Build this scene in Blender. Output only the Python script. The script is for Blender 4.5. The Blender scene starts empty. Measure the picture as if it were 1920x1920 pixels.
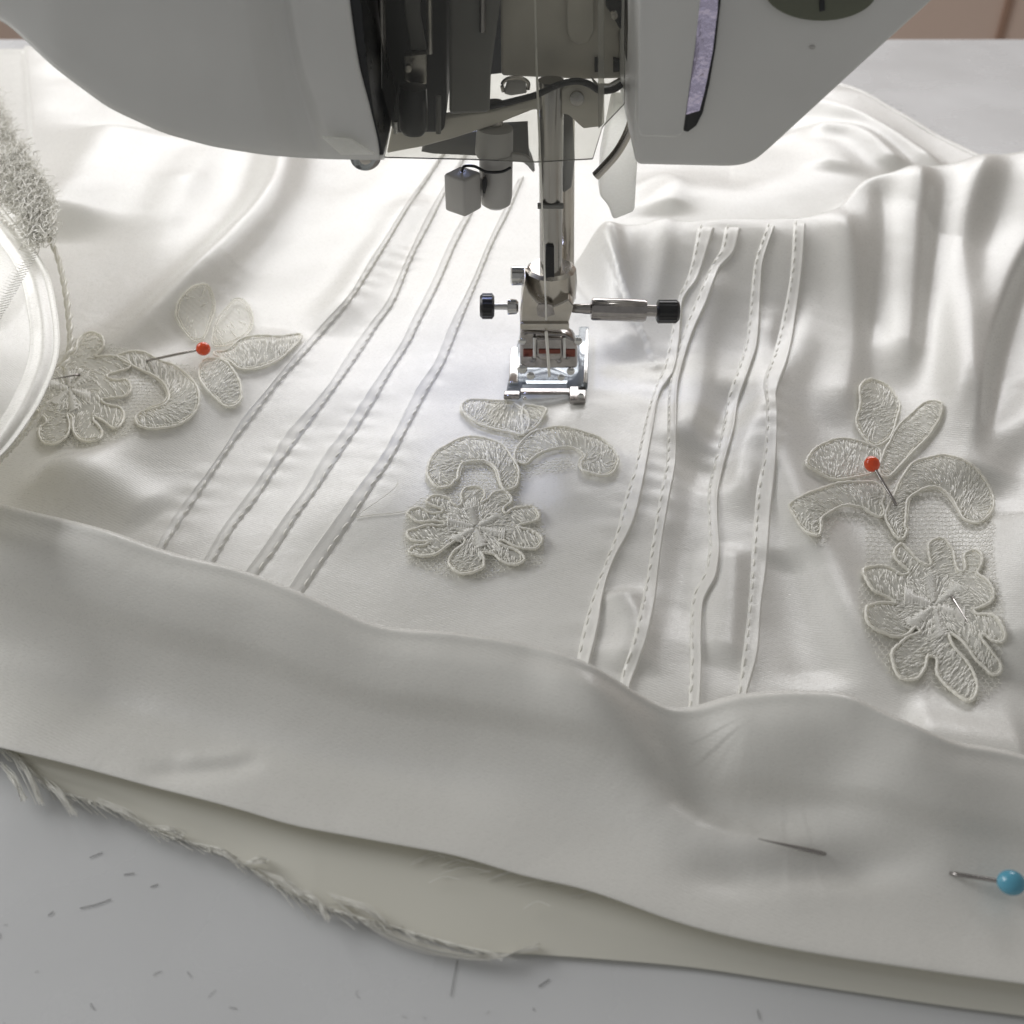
import bpy, bmesh, math, random
import numpy as np
from mathutils import Vector
random.seed(7); rng = np.random.default_rng(7)
C = bpy.context.scene.collection
sc = bpy.context.scene
sc.unit_settings.scale_length = 0.01            # one unit is one centimetre
# ------------------------------------------------------------------ camera
PITCH = math.radians(40.0); FPX = 2059.0
CAM = np.array([-0.75, -16.6, 11.4])
cd = bpy.data.cameras.new('camera'); cam = bpy.data.objects.new('camera', cd); C.objects.link(cam)
cam.location = CAM; cam.rotation_euler = (math.pi/2 - PITCH, 0, 0)
cd.sensor_width = 36; cd.lens = 36*FPX/1920
cd.clip_start = 0.1; cd.clip_end = 2000
cd.dof.use_dof = True; cd.dof.focus_distance = 17.0; cd.dof.aperture_fstop = 0.36
sc.camera = cam
# ------------------------------------------------------------------ light
w = bpy.data.worlds.new('World'); sc.world = w; w.use_nodes = True
w.node_tree.nodes['Background'].inputs[0].default_value = (1.0, 0.99, 0.97, 1)
w.node_tree.nodes['Background'].inputs[1].default_value = 0.25
def area(name, loc, target, size, power, col, sy=None, spread=None):
    l = bpy.data.lights.new(name, 'AREA'); l.energy = power; l.color = col; l.size = size
    if sy: l.shape = 'RECTANGLE'; l.size_y = sy
    if spread: l.spread = math.radians(spread)
    o = bpy.data.objects.new(name, l); C.objects.link(o); o.location = loc
    o.rotation_euler = (Vector(target)-Vector(loc)).to_track_quat('-Z', 'Y').to_euler()
    return o
area('window_light', (4, 72, 38), (0, 0, 0), 80, 40000, (0.99, 0.99, 1.0), 34)
area('side_window_light', (-60, 22, 34), (0, -6, 0), 50, 36000, (0.99, 0.99, 0.985), 34)
area('lever_fill_light', (0.95, 0.05, 5.2), (0.72, 0.95, 4.1), 0.3, 5, (1.0, 1.0, 0.97), 0.3, 100)  # small added light aimed at the presser lever to brighten it
area('machine_lamp', (-1.45, 1.1, 4.9), (-0.3, -1.6, 0), 0.4, 34, (0.50, 0.58, 1.0), 0.4, 140)
sc.view_settings.view_transform = 'Standard'; sc.view_settings.look = 'None'
sc.view_settings.exposure = 0.0; sc.view_settings.gamma = 1
sc.cycles.max_bounces = 10; sc.cycles.diffuse_bounces = 8; sc.cycles.transmission_bounces = 8; sc.cycles.transparent_max_bounces = 12

# ------------------------------------------------------------------ projection helpers (place things on real planes)
f_ = np.array([0, math.cos(PITCH), -math.sin(PITCH)]); u_ = np.array([0, math.sin(PITCH), math.cos(PITCH)]); r_ = np.array([1., 0, 0])
def ray(px, py):
    px = np.asarray(px, float); py = np.asarray(py, float)
    return f_*FPX + r_*(px[..., None]-960) + u_*(960-py[..., None])
def onZ(px, py, z):
    d = ray(px, py); t = (np.asarray(z, float)-CAM[2])/d[..., 2]
    return CAM + d*t[..., None]
def onY(px, py, Y):
    d = ray(px, py); t = (np.asarray(Y, float)-CAM[1])/d[..., 1]
    return CAM + d*t[..., None]
def depth(p): return float(np.dot(np.asarray(p)-CAM, f_))
def unit(p): return depth(p)/FPX        # centimetres per photograph pixel there

# ------------------------------------------------------------------ object helpers
def setp(o, label=None, cat=None, group=None, kind=None):
    if label: o['label'] = label
    if cat: o['category'] = cat
    if group: o['group'] = group
    if kind: o['kind'] = kind
    return o
def link(name, me, mat=None, parent=None, smooth=True, **k):
    if mat and not me.materials: me.materials.append(mat)
    o = bpy.data.objects.new(name, me); C.objects.link(o)
    if parent is not None: o.parent = parent
    if smooth: me.shade_smooth()
    return setp(o, **k)
def pymesh(name, v, f, mat=None, parent=None, smooth=True, **k):
    me = bpy.data.meshes.new(name); me.from_pydata([tuple(map(float, a)) for a in v], [], [tuple(map(int, a)) for a in f]); me.update()
    return link(name, me, mat, parent, smooth, **k)
def npmesh(name, v, quads, mat=None, parent=None, **k):
    me = bpy.data.meshes.new(name); n = len(v); m = len(quads); kq = quads.shape[1]
    me.vertices.add(n); me.vertices.foreach_set('co', np.ascontiguousarray(v, dtype=np.float32).ravel())
    me.loops.add(m*kq); me.loops.foreach_set('vertex_index', quads.astype(np.int32).ravel())
    me.polygons.add(m); me.polygons.foreach_set('loop_start', np.arange(0, m*kq, kq, dtype=np.int32))
    me.update(calc_edges=True); me.validate()
    return link(name, me, mat, parent, True, **k)
def empty(name, loc, **k):
    o = bpy.data.objects.new(name, None); C.objects.link(o); o.location = loc; o.empty_display_size = 0.5
    return setp(o, **k)
def under(o, parent):            # parent a world-space mesh without moving it
    o.parent = parent; o.matrix_parent_inverse = __import__('mathutils').Matrix.Translation(-Vector(parent.location)); return o
def gridquads(nr, nc):
    i = np.arange(nr*nc).reshape(nr, nc)
    return np.stack([i[:-1, :-1], i[:-1, 1:], i[1:, 1:], i[1:, :-1]], -1).reshape(-1, 4)
def cat1(P, n, axis=0, closed=False):
    P = np.moveaxis(np.asarray(P, float), axis, 0); N = len(P)
    t = np.linspace(0, N if closed else N-1, n, endpoint=not closed)
    i = np.floor(t).astype(int)
    if not closed: i = np.clip(i, 0, N-2)
    u = (t-i).reshape((-1,)+(1,)*(P.ndim-1))
    if closed: a, b, c, d = P[(i-1) % N], P[i % N], P[(i+1) % N], P[(i+2) % N]
    else:
        ext = np.concatenate([(2*P[0]-P[1])[None], P, (2*P[-1]-P[-2])[None]])
        a, b, c, d = ext[i], ext[i+1], ext[i+2], ext[i+3]
    out = 0.5*((2*b)+(c-a)*u+(2*a-5*b+4*c-d)*u*u+(3*b-a-3*c+d)*u**3)
    return np.moveaxis(out, 0, axis)
def arclen(P):
    return np.concatenate([[0], np.cumsum(np.linalg.norm(np.diff(P, axis=0), axis=1))])
def even(P, n):                      # even arc-length resample
    P = np.asarray(P, float); Q = cat1(P, max(200, 8*len(P))); s = arclen(Q); t = np.linspace(0, s[-1], n)
    return np.stack([np.interp(t, s, Q[:, k]) for k in range(Q.shape[1])], -1)
class Tubes:                         # collects tubes into one mesh
    def __init__(s): s.v = []; s.f = []; s.n = 0
    def add(s, P, r, sides=5, closed=False, flat=1.0):
        P = np.asarray(P, float); n = len(P)
        if n < 2: return
        r = np.broadcast_to(np.asarray(r, float), (n,))
        if closed: T = np.roll(P, -1, 0)-np.roll(P, 1, 0)
        else: T = np.gradient(P, axis=0)
        T /= np.linalg.norm(T, axis=1)[:, None]+1e-12
        up = np.array([0, 0, 1.]); A = np.cross(T, up); la = np.linalg.norm(A, axis=1)
        bad = la < 0.15
        A[bad] = np.cross(T[bad], np.array([1., 0, 0])); A /= np.linalg.norm(A, axis=1)[:, None]+1e-12
        B = np.cross(A, T)
        a = np.linspace(0, 2*np.pi, sides, endpoint=False)
        V = P[:, None]+r[:, None, None]*(np.cos(a)[None, :, None]*A[:, None]+flat*np.sin(a)[None, :, None]*B[:, None])
        s.v.append(V.reshape(-1, 3)); m = n if closed else n-1
        i = np.arange(m)[:, None]; j = np.arange(sides)[None]; i2 = (i+1) % n; j2 = (j+1) % sides
        q = np.stack([i*sides+j, i*sides+j2, i2*sides+j2, i2*sides+j], -1).reshape(-1, 4)
        s.f.append(q+s.n); s.n += n*sides
    def build(s, name, mat, parent=None, **k):
        if not s.v: return None
        o = npmesh(name, np.concatenate(s.v), np.concatenate(s.f), mat, None, **k)
        if parent is not None: under(o, parent)
        return o

# ------------------------------------------------------------------ materials
def nodes(name):
    m = bpy.data.materials.new(name); m.use_nodes = True; nt = m.node_tree; return m, nt, nt.nodes['Principled BSDF']
def N(nt, t, **k):
    n = nt.nodes.new(t)
    for a, b in k.items():
        if a.startswith('i_'): n.inputs[int(a[2:])].default_value = b
        else: setattr(n, a, b)
    return n
def mat(name, col, rough=0.4, metal=0.0, bump=0.0, bscale=8.0, var=0.0, vscale=1.5, **inp):
    m, nt, b = nodes(name)
    b.inputs['Base Color'].default_value = (*col, 1); b.inputs['Roughness'].default_value = rough; b.inputs['Metallic'].default_value = metal
    for k, v in inp.items(): b.inputs[k.replace('_', ' ')].default_value = v
    tc = N(nt, 'ShaderNodeTexCoord')
    if var:
        n = N(nt, 'ShaderNodeTexNoise'); n.inputs['Scale'].default_value = vscale; n.inputs['Detail'].default_value = 6
        nt.links.new(tc.outputs['Object'], n.inputs['Vector'])
        mr = N(nt, 'ShaderNodeMapRange'); mr.inputs[1].default_value = 0.3; mr.inputs[2].default_value = 0.7; mr.inputs[3].default_value = 1-var; mr.inputs[4].default_value = 1+var*0.5
        nt.links.new(n.outputs[0], mr.inputs[0])
        mx = N(nt, 'ShaderNodeVectorMath', operation='SCALE'); mx.inputs[0].default_value = col
        nt.links.new(mr.outputs[0], mx.inputs['Scale']); nt.links.new(mx.outputs[0], b.inputs['Base Color'])
        r2 = N(nt, 'ShaderNodeMapRange'); r2.inputs[3].default_value = rough*0.8; r2.inputs[4].default_value = min(1, rough*1.3)
        nt.links.new(n.outputs[0], r2.inputs[0]); nt.links.new(r2.outputs[0], b.inputs['Roughness'])
    if bump:
        n = N(nt, 'ShaderNodeTexNoise'); n.inputs['Scale'].default_value = bscale; n.inputs['Detail'].default_value = 4
        nt.links.new(tc.outputs['Object'], n.inputs['Vector'])
        bp = N(nt, 'ShaderNodeBump'); bp.inputs['Strength'].default_value = 1; bp.inputs['Distance'].default_value = bump
        nt.links.new(n.outputs[0], bp.inputs['Height']); nt.links.new(bp.outputs[0], b.inputs['Normal'])
    return m
def satin(name, col, rough=0.31, trans=0.14, weave=0.0036, tcol=(0.95, 0.92, 0.80)):
    m, nt, b = nodes(name)
    b.inputs['Base Color'].default_value = (*col, 1); b.inputs['Roughness'].default_value = rough
    b.inputs['Specular IOR Level'].default_value = 0.95
    b.inputs['Coat Weight'].default_value = 0.35; b.inputs['Coat Roughness'].default_value = 0.42
    b.inputs['Sheen Weight'].default_value = 0.12; b.inputs['Sheen Roughness'].default_value = 0.4
    tc = N(nt, 'ShaderNodeTexCoord')
    mp = N(nt, 'ShaderNodeMapping'); mp.inputs['Rotation'].default_value = (0, 0, math.radians(35)); mp.inputs['Scale'].default_value = (18, 60, 30)
    nt.links.new(tc.outputs['Object'], mp.inputs['Vector'])
    n1 = N(nt, 'ShaderNodeTexNoise'); n1.inputs['Scale'].default_value = 1.0; n1.inputs['Detail'].default_value = 2
    nt.links.new(mp.outputs[0], n1.inputs['Vector'])
    wv = N(nt, 'ShaderNodeTexWave'); wv.inputs['Scale'].default_value = 7.5; wv.inputs['Distortion'].default_value = 1.6; wv.inputs['Detail Scale'].default_value = 4
    mp2 = N(nt, 'ShaderNodeMapping'); mp2.inputs['Rotation'].default_value = (0, 0, math.radians(-62))
    nt.links.new(tc.outputs['Object'], mp2.inputs['Vector']); nt.links.new(mp2.outputs[0], wv.inputs['Vector'])
    ad = N(nt, 'ShaderNodeMath', operation='MULTIPLY_ADD'); ad.inputs[1].default_value = 0.22
    nt.links.new(wv.outputs['Fac'], ad.inputs[0]); nt.links.new(n1.outputs[0], ad.inputs[2])
    bp = N(nt, 'ShaderNodeBump'); bp.inputs['Strength'].default_value = 1; bp.inputs['Distance'].default_value = weave
    nt.links.new(ad.outputs[0], bp.inputs['Height']); nt.links.new(bp.outputs[0], b.inputs['Normal'])
    if weave > 0.002:                   # faint hand-crumpling of the cloth
        n2 = N(nt, 'ShaderNodeTexNoise'); n2.inputs['Scale'].default_value = 0.9; n2.inputs['Detail'].default_value = 4; n2.inputs['Distortion'].default_value = 0.6
        nt.links.new(tc.outputs['Object'], n2.inputs['Vector'])
        b2 = N(nt, 'ShaderNodeBump'); b2.inputs['Strength'].default_value = 1; b2.inputs['Distance'].default_value = 0.018
        nt.links.new(n2.outputs[0], b2.inputs['Height']); nt.links.new(b2.outputs[0], bp.inputs['Normal'])
    rr = N(nt, 'ShaderNodeMapRange'); rr.inputs[1].default_value = 0.3; rr.inputs[2].default_value = 0.7
    rr.inputs[3].default_value = rough-0.08; rr.inputs[4].default_value = rough+0.1
    nt.links.new(n1.outputs[0], rr.inputs[0]); nt.links.new(rr.outputs[0], b.inputs['Roughness'])
    tr = N(nt, 'ShaderNodeBsdfTranslucent'); tr.inputs[0].default_value = (*tcol, 1)
    mx = N(nt, 'ShaderNodeMixShader'); mx.inputs[0].default_value = trans
    out = nt.nodes['Material Output']
    nt.links.new(b.outputs[0], mx.inputs[1]); nt.links.new(tr.outputs[0], mx.inputs[2]); nt.links.new(mx.outputs[0], out.inputs['Surface'])
    return m
def clear(name, tint, gloss=0.12, rough=0.08, alpha=0.9):
    m, nt, b = nodes(name); nt.nodes.remove(b)
    t = N(nt, 'ShaderNodeBsdfTransparent'); t.inputs[0].default_value = (*tint, 1)
    g = N(nt, 'ShaderNodeBsdfGlossy'); g.inputs['Roughness'].default_value = rough
    fr = N(nt, 'ShaderNodeFresnel'); fr.inputs[0].default_value = 1.22
    d = N(nt, 'ShaderNodeBsdfDiffuse'); d.inputs[0].default_value = (*[0.86*t_ for t_ in tint], 1)
    m1 = N(nt, 'ShaderNodeMixShader'); nt.links.new(fr.outputs[0], m1.inputs[0]); nt.links.new(t.outputs[0], m1.inputs[1]); nt.links.new(g.outputs[0], m1.inputs[2])
    m2 = N(nt, 'ShaderNodeMixShader'); m2.inputs[0].default_value = 1-alpha; nt.links.new(m1.outputs[0], m2.inputs[1]); nt.links.new(d.outputs[0], m2.inputs[2])
    nt.links.new(m2.outputs[0], nt.nodes['Material Output'].inputs['Surface'])
    return m
M = {}
M['satin'] = satin('ivory_satin', (0.89, 0.882, 0.845))
M['satin_edge'] = satin('ivory_satin_double', (0.89, 0.882, 0.845), 0.36, 0.12)
M['lining'] = satin('cream_lining', (0.84, 0.825, 0.735), 0.5, 0.2, 0.0006)
M['thread'] = satin('cream_thread', (0.94, 0.93, 0.87), 0.4, 0.2, 0.0, (1, 0.99, 0.95))
M['silk'] = satin('embroidery_silk', (0.98, 0.97, 0.92), 0.18, 0.32, 0.0, (1, 0.99, 0.95))
M['silk'].node_tree.nodes['Principled BSDF'].inputs['Specular IOR Level'].default_value = 0.8
M['cord'] = satin('ivory_cord', (0.98, 0.968, 0.905), 0.35, 0.3, 0.0, (1, 0.985, 0.92))
M['netmat'] = satin('tulle_net', (0.96, 0.95, 0.90), 0.6, 0.35, 0.0, (1, 0.99, 0.94))
M['pad'], nt_, b_ = nodes('sheer_lace_ground')
b_.inputs['Base Color'].default_value = (0.985, 0.978, 0.92, 1); b_.inputs['Roughness'].default_value = 0.75; b_.inputs['Alpha'].default_value = 0.4; b_.inputs['Specular IOR Level'].default_value = 0.1
M['shell'] = mat('white_machine_plastic', (0.72, 0.72, 0.70), 0.34, var=0.05, vscale=0.6, bump=0.0008, bscale=30)
M['shell_dark'] = mat('grey_machine_plastic', (0.20, 0.20, 0.19), 0.4, var=0.15)
M['clip'] = mat('light_grey_plastic', (0.50, 0.49, 0.47), 0.35, var=0.05)
M['beige'] = mat('warm_grey_metal_plate', (0.66, 0.63, 0.56), 0.4, 0.1, var=0.1, vscale=2)
M['black'] = mat('black_plastic', (0.012, 0.013, 0.015), 0.28, var=0.3, vscale=5)
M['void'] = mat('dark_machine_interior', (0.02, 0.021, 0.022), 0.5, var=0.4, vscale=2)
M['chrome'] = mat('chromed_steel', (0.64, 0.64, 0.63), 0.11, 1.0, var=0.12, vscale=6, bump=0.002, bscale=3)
M['nickel'] = mat('brushed_nickel', (0.55, 0.52, 0.47), 0.24, 1.0, var=0.12, vscale=4, bump=0.001, bscale=40)
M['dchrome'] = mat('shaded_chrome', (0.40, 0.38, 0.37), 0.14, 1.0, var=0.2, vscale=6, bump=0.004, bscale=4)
M['steel'] = mat('grey_steel', (0.40, 0.39, 0.37), 0.2, 1.0, var=0.06, vscale=3)
M['red_reflection'] = mat('painted_red_reflection', (0.20, 0.07, 0.055), 0.2, 0.8)  # reddish reflections in the chrome foot, put into a colour
M['red'] = mat('red_pin_glass', (0.85, 0.085, 0.015), 0.12, Coat_Weight=0.5)
M['blue'] = mat('blue_pin_glass', (0.10, 0.36, 0.50), 0.2, Coat_Weight=0.4)
M['clear'] = clear('clear_guard_plastic', (0.88, 0.88, 0.86), 0.1, 0.05, 0.96)
M['clearfoot'] = clear('clear_foot_plastic', (0.80, 0.83, 0.85), 0.2, 0.05, 0.85)
M['green'] = mat('olive_grey_button', (0.13, 0.14, 0.10), 0.4, var=0.1)
M['foil'] = mat('violet_foil', (0.80, 0.74, 0.98), 0.22, 0.9, bump=0.22, bscale=2.2)
M['white'] = satin('milky_white_plastic', (0.95, 0.95, 0.93), 0.25, 0.6, 0.0, (1, 1, 0.97))
M['milky'] = clear('milky_clear_plastic', (0.93, 0.92, 0.88), 0.1, 0.2, 0.55)
M['table'] = mat('white_table_laminate', (0.63, 0.64, 0.65), 0.26, var=0.04, vscale=0.35, bump=0.0012, bscale=20)
M['lint'] = mat('dark_lint', (0.05, 0.045, 0.04), 0.9)
M['wall'] = mat('peach_wall_paint', (0.84, 0.66, 0.56), 0.8, var=0.05, vscale=0.05)

# ------------------------------------------------------------------ setting
def box(name, x0, x1, y0, y1, z0, z1, m, bev=0.0, parent=None, **k):
    bm = bmesh.new(); bmesh.ops.create_cube(bm, size=1)
    for v in bm.verts: v.co = Vector(((x0+x1)/2+v.co.x*(x1-x0), (y0+y1)/2+v.co.y*(y1-y0), (z0+z1)/2+v.co.z*(z1-z0)))
    if bev: bmesh.ops.bevel(bm, geom=bm.edges[:], offset=bev, segments=3, affect='EDGES', profile=0.5)
    me = bpy.data.meshes.new(name); bm.to_mesh(me); bm.free()
    o = link(name, me, m, None, False, **k); me.shade_smooth(); me.set_sharp_from_angle(angle=math.radians(35))
    if parent is not None: under(o, parent)
    return o
YB = float(onZ(1800, 72, 0)[1])
box('table_top', -60, 60, -45, YB, -2.5, 0, M['table'], 0.12, kind='structure')
wall = box('wall', -220, 220, 95, 96, -90, 160, M['wall'], kind='structure')
sx = float(onY(1885, 30, 94.9)[0])
box('wall_seam', sx-0.35, sx+0.35, 94.6, 95.01, -90, 160, mat('brown_trim', (0.42, 0.27, 0.2), 0.7), 0.1, wall)
box('floor', -220, 220, -120, 96, -91, -90, mat('pale_floor', (0.5, 0.42, 0.36), 0.6, var=0.1, vscale=0.05), kind='structure')

# ------------------------------------------------------------------ the dress: height of the cloth lying on the machine bed
def near(fn, X, Y, P, R):          # evaluate fn only within R of the polyline
    lo = P.min(0)-R; hi = P.max(0)+R
    m = (X > lo[0]) & (X < hi[0]) & (Y > lo[1]) & (Y < hi[1]); out = np.zeros(X.shape)
    if m.any(): out[m] = fn(X[m], Y[m])
    return out
def polyd(X, Y, P):                    # signed distance and along-fraction to a polyline
    best = np.full(X.shape, 1e9); sg = np.zeros(X.shape); al = np.zeros(X.shape); L = arclen(P)
    for k in range(len(P)-1):
        a = P[k]; d = P[k+1]-a; l2 = float(d@d)+1e-9
        t = np.clip(((X-a[0])*d[0]+(Y-a[1])*d[1])/l2, 0, 1)
        ex = X-a[0]-t*d[0]; ey = Y-a[1]-t*d[1]; q = np.hypot(ex, ey)
        m = q < best; best[m] = q[m]; sg[m] = np.sign(d[0]*ey-d[1]*ex)[m]; al[m] = (L[k]+t*math.sqrt(l2))[m]
    return best*np.where(sg == 0, 1, sg), al, L[-1]
FEAT = []
def ridge(pts, amp, wl, wr=None, z0=0.5, taper=0.18, power=2.0):
    """wl: width on the left of the drawing direction (seen from above), wr: on the right"""
    pts = np.array(pts, float); Z = onZ(pts[:, 0], pts[:, 1], z0)[:, :2]
    n = max(8, len(pts)*4); FEAT.append((even(Z, n), amp, wl, wr or wl, taper, power))
# far edge crest of the bodice and the sheet behind it
ridge([(1060,440),(1150,428),(1300,425),(1440,424),(1510,418),(1570,398),(1620,352),(1680,335),(1750,318),(1840,303),(1960,285),(2150,270)], 1.0, 0.28, 2.2, 1.3, 0.06)
ridge([(1200,300),(1350,372),(1500,345),(1600,260),(1560,180),(1500,120)], 0.55, 1.6, 1.6, 0.6)
ridge([(1450,180),(1560,215),(1680,262),(1790,320)], 0.35, 0.35, 0.5, 0.6)
ridge([(1500,250),(1600,262),(1700,320)], 0.32, 0.4, 0.5, 0.6)
ridge([(1470,235),(1540,290),(1560,340)], 0.22, 0.7, 0.5, 0.6)
ridge([(1230,318),(1260,350),(1250,400)], 0.25, 0.4, 0.6, 0.6)
# left sweep folds
ridge([(45,60),(55,180),(64,320)], 0.16, 1.2, 0.06, 0.5, 0.2)
ridge([(40,660),(150,628),(260,580),(370,505),(450,430),(510,350),(535,270),(560,180),(580,110)], 0.6, 0.6, 0.45, 0.8, 0.25)
ridge([(250,470),(300,400),(345,320),(380,250),(400,190)], 0.32, 1.0, 0.45, 0.8, 0.6)
ridge([(60,420),(150,300),(230,200)], 0.5, 1.4, 1.4, 0.8)
ridge([(560,470),(640,400),(720,330),(790,250),(840,150)], 0.2, 0.9, 1.2, 0.5, 0.5)
ridge([(600,620),(700,480),(790,350)], 0.16, 0.5)
ridge([(0,920),(160,880),(300,800),(420,700),(520,600)], 0.3, 0.6, 0.9, 0.4)
ridge([(60,860),(180,900),(300,950)], 0.15, 0.5)
# folds between the tucks
ridge([(1130,480),(1150,560),(1190,660)], 0.22, 0.3, 0.4, 0.5)
ridge([(1230,440),(1240,520),(1215,610)], 0.16, 0.25, 0.3, 0.5)
ridge([(1345,540),(1310,650),(1300,760),(1250,830)], 0.22, 0.35, 0.35, 0.5)
ridge([(1400,700),(1350,780),(1330,900)], -0.16, 0.35, 0.35, 0.5)
ridge([(1440,580),(1430,700),(1400,860),(1400,960)], 0.2, 0.3, 0.25, 0.5)
ridge([(1290,800),(1310,900),(1290,1050),(1270,1200)], -0.16, 0.35, 0.35, 0.4)
ridge([(1150,1090),(1190,1170),(1170,1260)], 0.16, 0.3, 0.3, 0.4)
ridge([(1370,1000),(1370,1100),(1360,1250)], 0.14, 0.25, 0.3, 0.4)
ridge([(1540,560),(1500,650),(1455,740),(1458,830),(1500,930),(1560,1060),(1610,1180),(1660,1320)], 0.3, 0.55, 0.28, 0.5)
ridge([(1480,1000),(1500,1140),(1560,1280)], -0.14, 0.5)
# long folds on the right
ridge([(1560,430),(1590,520),(1600,640),(1570,760)], 0.26, 0.35, 0.45, 0.8)
ridge([(1712,335),(1716,430),(1712,560),(1700,680)], 0.34, 0.30, 0.42, 0.9)
ridge([(1850,310),(1812,400),(1798,520),(1812,680),(1826,800)], 0.42, 0.45, 0.35, 0.9)
ridge([(1640,400),(1650,520),(1640,650)], -0.12, 0.25)
ridge([(2010,320),(1960,390),(1935,440),(1890,520),(1850,640),(1830,760),(1815,860)], 0.6, 0.22, 0.75, 0.8)
ridge([(1990,700),(1930,770),(1860,820),(1835,900)], 0.35, 0.5, 0.5, 0.6)
ridge([(1960,950),(1930,1080),(1960,1250)], 0.6, 0.7, 0.7, 0.6)
ridge([(2120,280),(2100,400),(2060,700),(2050,1000),(2080,1300)], 0.7, 1.0, 1.0, 0.6)
ridge([(1700,1360),(1820,1380),(1960,1400)], 0.3, 0.5)
# body under the centre panel
ridge([(860,520),(830,700),(760,900),(640,1080)], 0.10, 0.9, 1.2, 0.3)
ridge([(1120,700),(1060,830),(1090,960)], 0.08, 0.5)
NOI = [(rng.normal(0, 1, 2)*k, rng.uniform(0, 6.28), a) for k, a in [(0.35, .05)]*5+[(0.8, .028)]*6+[(1.8, .009)]*7]
TUCKH = []
def feat(f):
    P, amp, wl, wr, tp, pw = f
    def g(X, Y):
        d, al, L = polyd(X, Y, P); w_ = np.where(d > 0, wl, wr); v = amp*(0.75 if P[:, 0].min() > 1.4 and amp < 1 else 1)*np.exp(-np.abs(d/w_)**pw)
        if tp: e = np.clip(np.minimum(al, L-al)/(tp*L+1e-6), 0, 1); v = v*e*e*(3-2*e)
        return v
    return g, P, max(wl, wr)*2.7
def tuckf(P, E, sgn, s):
    def g(X, Y):
        d, al, L = polyd(X, Y, P)
        v = -0.008*np.exp(-(d/0.09)**2)+0.007*np.sin(al*11+np.sin(al*1.7+s)*3+s)*np.exp(-(d/0.3)**2)*(0.6+0.4*np.sin(al*0.9+s))
        d, al, L = polyd(X, Y, E); d = d*sgn
        return v+0.035*np.exp(-(d/np.where(d > 0, 0.6, 0.9))**2)
    return g, P, 1.6
def Hf(X, Y):
    Z = np.full(X.shape, 0.28)
    for f in FEAT:
        g, P, R = feat(f); Z += near(g, X, Y, P, R)
    q = 0
    for kk, ph, a in NOI: q = q+a*np.sin(kk[0]*X+kk[1]*Y+ph)
    Z += q*0.55
    for t in TUCKH:
        g, P, R = tuckf(*t); Z += near(g, X, Y, P, R)
    return np.maximum(Z, 0.06)
X0, X1, Y0, Y1, ST = -20.0, 14.5, -9.0, 23.0, 0.05
def raster():
    gx = np.arange(X0, X1, ST); gy = np.arange(Y0, Y1, ST); GX, GY = np.meshgrid(gx, gy, indexing='ij'); return Hf(GX, GY)
HR = raster()
def Hi(X, Y):
    fx = np.clip((X-X0)/ST, 0, HR.shape[0]-1.001); fy = np.clip((Y-Y0)/ST, 0, HR.shape[1]-1.001)
    i = fx.astype(int); j = fy.astype(int); a = fx-i; b = fy-j
    return HR[i, j]*(1-a)*(1-b)+HR[i+1, j]*a*(1-b)+HR[i, j+1]*(1-a)*b+HR[i+1, j+1]*a*b
def hit(px, py, off=0.0):              # where the line of sight first meets the cloth
    px = np.atleast_1d(np.asarray(px, float)); py = np.atleast_1d(np.asarray(py, float))
    d = ray(px, py); zs = np.linspace(2.6, -0.1, 140)
    t = (zs[None]-CAM[2])/d[:, 2:3]; P = CAM+d[:, None]*t[..., None]
    g = P[..., 2]-(Hi(P[..., 0], P[..., 1])+off)
    k = np.argmax(g < 0, axis=1); k = np.where(k == 0, len(zs)-1, k); r = np.arange(len(px))
    g0 = g[r, k-1]; g1 = g[r, k]; u = np.clip(g0/(g0-g1+1e-9), 0, 1)
    Q = P[r, k-1]*(1-u)[:, None]+P[r, k]*u[:, None]
    Q[:, 2] = Hi(Q[:, 0], Q[:, 1])+off
    return Q
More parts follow.
